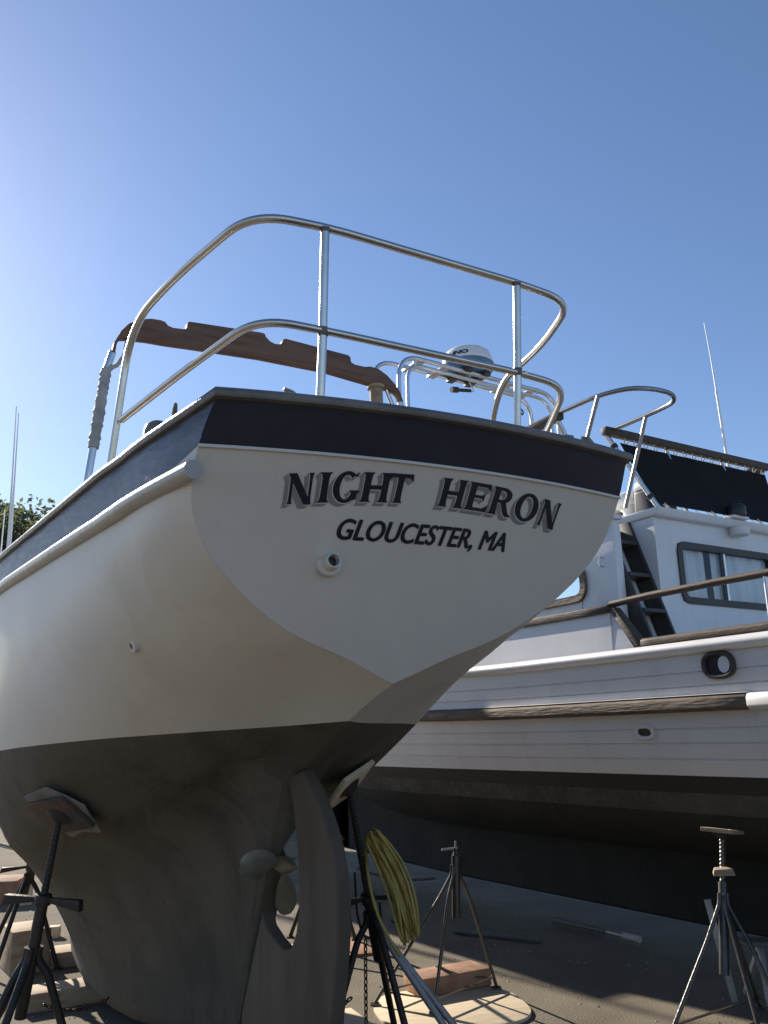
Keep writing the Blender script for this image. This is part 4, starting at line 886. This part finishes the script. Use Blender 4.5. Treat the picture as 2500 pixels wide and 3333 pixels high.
# ------------------------------------------------------------------ things beyond: boat ahead, aerials, tree
bb = thing('shade_sailboat', 'white hull on stands added ahead to shade the yard, mostly hidden by the sailboat', 'sailboat', (-4.5, 16.98, 0), (0, 0, R(32)))  # added boat, its place and shape set by the shade it casts
def bhull(z0, z1, n):
    rows = []
    for i in range(17):
        f = -4.2 + 9.2 * i / 16; u = (f + 4.2) / 9.2; b = 1.85 * (1 - max(0, (u - .45) / .55) ** 2.2) * (.93 + .07 * min(1, u / .4)); keel = 2.15 + 1.3 * max(0, (u - .6) / .4) ** 2 + .25 * max(0, (.28 - u) / .28) ** 1.4; shr = 4.25 + .35 * max(0, u - .4) ** 1.4
        row = []
        for j in range(n + 1):
            t = z0 + (z1 - z0) * j / n; row.append((b * min(1, .04 + 1.0 * t ** 1.15) , f, keel + (shr - keel) * t))
        rows.append(row)
    g_ = G().grid(rows); g_.grid([[(-x, y, z) for x, y, z in r] for r in rows]); g_.grid([[rows[0][j], (-rows[0][j][0], rows[0][j][1], rows[0][j][2])] for j in range(n + 1)])
    return g_, rows
hg_, rws = bhull(.32, 1, 10); obj('hull', hg_, M['white_hull'], bb, ang=40)
hg_, _ = bhull(0, .32, 6); obj('underbody', hg_, M['bottom_paint'], bb, ang=40)
obj('deck', G().grid([[(-r[-1][0], r[-1][1], r[-1][2] - .02), (r[-1][0], r[-1][1], r[-1][2] - .02)] for r in rws]), M['white_house'], bb)
obj('keel', G().hexa([(-.10, -1.6, .10), (.10, -1.6, .10), (.10, 1.2, .10), (-.10, 1.2, .10), (-.16, -2.0, 2.3), (.16, -2.0, 2.3), (.16, 1.6, 2.3), (-.16, 1.6, 2.3)]), M['bottom_paint'], bb, bev=.03)
obj('cabin', G().hexa([(-1.6, -3.6, 4.1), (1.4, -3.6, 4.1), (1.0, 2.0, 4.1), (-1.1, 2.0, 4.1), (-1.5, -3.5, 5.9), (1.2, -3.5, 5.9), (.8, 1.2, 5.7), (-.9, 1.2, 5.7)]), M['white_house'], bb, bev=.06)
for x, y in ((-1.3, -1.8), (1.3, -1.8), (-1.3, 1.6), (1.3, 1.6)): obj('prop_leg', G().tube([(x, y, 0), (x * .78, y, 2.85)], .03, n=8), M['stand'], bb)
for lab, x, y, x1, z1 in (('taller of two thin white aerials left of the tree line', -8.0, 17.6, -8.09, 9.03), ('shorter thin white aerial close beside the taller one', -7.965, 17.62, -8.035, 8.88)):
    tag(obj('aerial_mast', G().tube([(x, y, 0), (x, y, 6.2), (x + (x1 - x) * .4, y, 7.4), (x1, y, z1)], .03, n=8, rs=[.035, .028, .018, .010]), M['radome']), lab, 'aerial', 'thin aerials above the far boats')
tag(obj('aerial_mast', G().tube([(-8.18, 17.7, 0), (-8.18, 17.7, 6.68)], .03, n=8, rs=[.03, .014]), M['radome']), 'low aerial at the very left edge in front of the tree', 'aerial', 'thin aerials above the far boats')
# tree: trunk, limbs and a ragged crown of leaf clusters
tr_ = thing('tree', 'dark broad tree above the sailboat\'s rail at the left edge', 'tree', (-20.5, 42, 0))
tk = G(); tk.tube([(0, 0, 0), (.2, 0, 3), (.1, .1, 6), (.3, 0, 9.5)], .4, n=10, rs=[.5, .38, .3, .12])
for a, l, h in ((20, 4.2, 5.0), (95, 3.5, 5.8), (170, 4.4, 6.2), (240, 3.8, 5.2), (300, 4.0, 6.6), (340, 4.8, 5.6), (60, 3.0, 7.4), (200, 3.0, 7.6)):
    tk.tube([(.15, 0, h - .6), (l * .5 * math.cos(R(a)), l * .5 * math.sin(R(a)), h + 1.2), (l * math.cos(R(a)), l * math.sin(R(a)), h + 3.0)], .1, n=6, rs=[.17, .11, .03])
obj('trunk', tk, M['bark'], tr_)
cw = G(); rnd = random.Random(3); blobs = []
for _ in range(64):
    a = rnd.uniform(0, 2 * math.pi); rr = 5.4 * math.sqrt(rnd.random()); zc = 13.4 - .085 * rr * rr + rnd.uniform(-3.4, .9)
    blobs.append((rr * math.cos(a), rr * math.sin(a), max(6.5, zc), rnd.uniform(.7, 1.35)))
for bx, by, bz, br in blobs:
    for _ in range(240):
        d = V((rnd.gauss(0, 1), rnd.gauss(0, 1), rnd.gauss(0, .75))); d = d.normalized() * br * rnd.random() ** .45
        c = V((bx, by, bz)) + d; u = V((rnd.gauss(0, 1), rnd.gauss(0, 1), rnd.gauss(0, 1))).normalized(); w = u.orthogonal().normalized(); k = rnd.uniform(.10, .20)
        cw.add([c - u * k, c + w * k * .55, c + u * k, c - w * k * .55], [(0, 1, 2, 3)])
obj('crown', cw, M['leaf'], tr_, smooth=False)

# loose stones and grit on the yard
st_ = G(); rnd = random.Random(11)
for _ in range(900):
    y = rnd.uniform(4.6, 12.5); x = rnd.uniform(-.46, .46) * y; r = rnd.uniform(.004, .013) * (1 if rnd.random() < .9 else 1.8)
    a = rnd.uniform(0, 6.28); pts = [V((x + r * math.cos(a + k * 1.257) * rnd.uniform(.7, 1.1), y + r * math.sin(a + k * 1.257) * rnd.uniform(.7, 1.1), .0005)) for k in range(5)]
    st_.add(pts + [V((x, y, r * rnd.uniform(.5, .9)))], [(0, 1, 5), (1, 2, 5), (2, 3, 5), (3, 4, 5), (4, 0, 5)])
M['grit'] = mat('grit', (0.16, 0.145, 0.12), 0.9, col2=(0.38, 0.35, 0.30), scale=3, lo=.4, hi=.6)
tag(obj('loose_grit', st_, M['grit'], smooth=False), 'small stones and grit scattered over the asphalt', None, None, 'stuff')
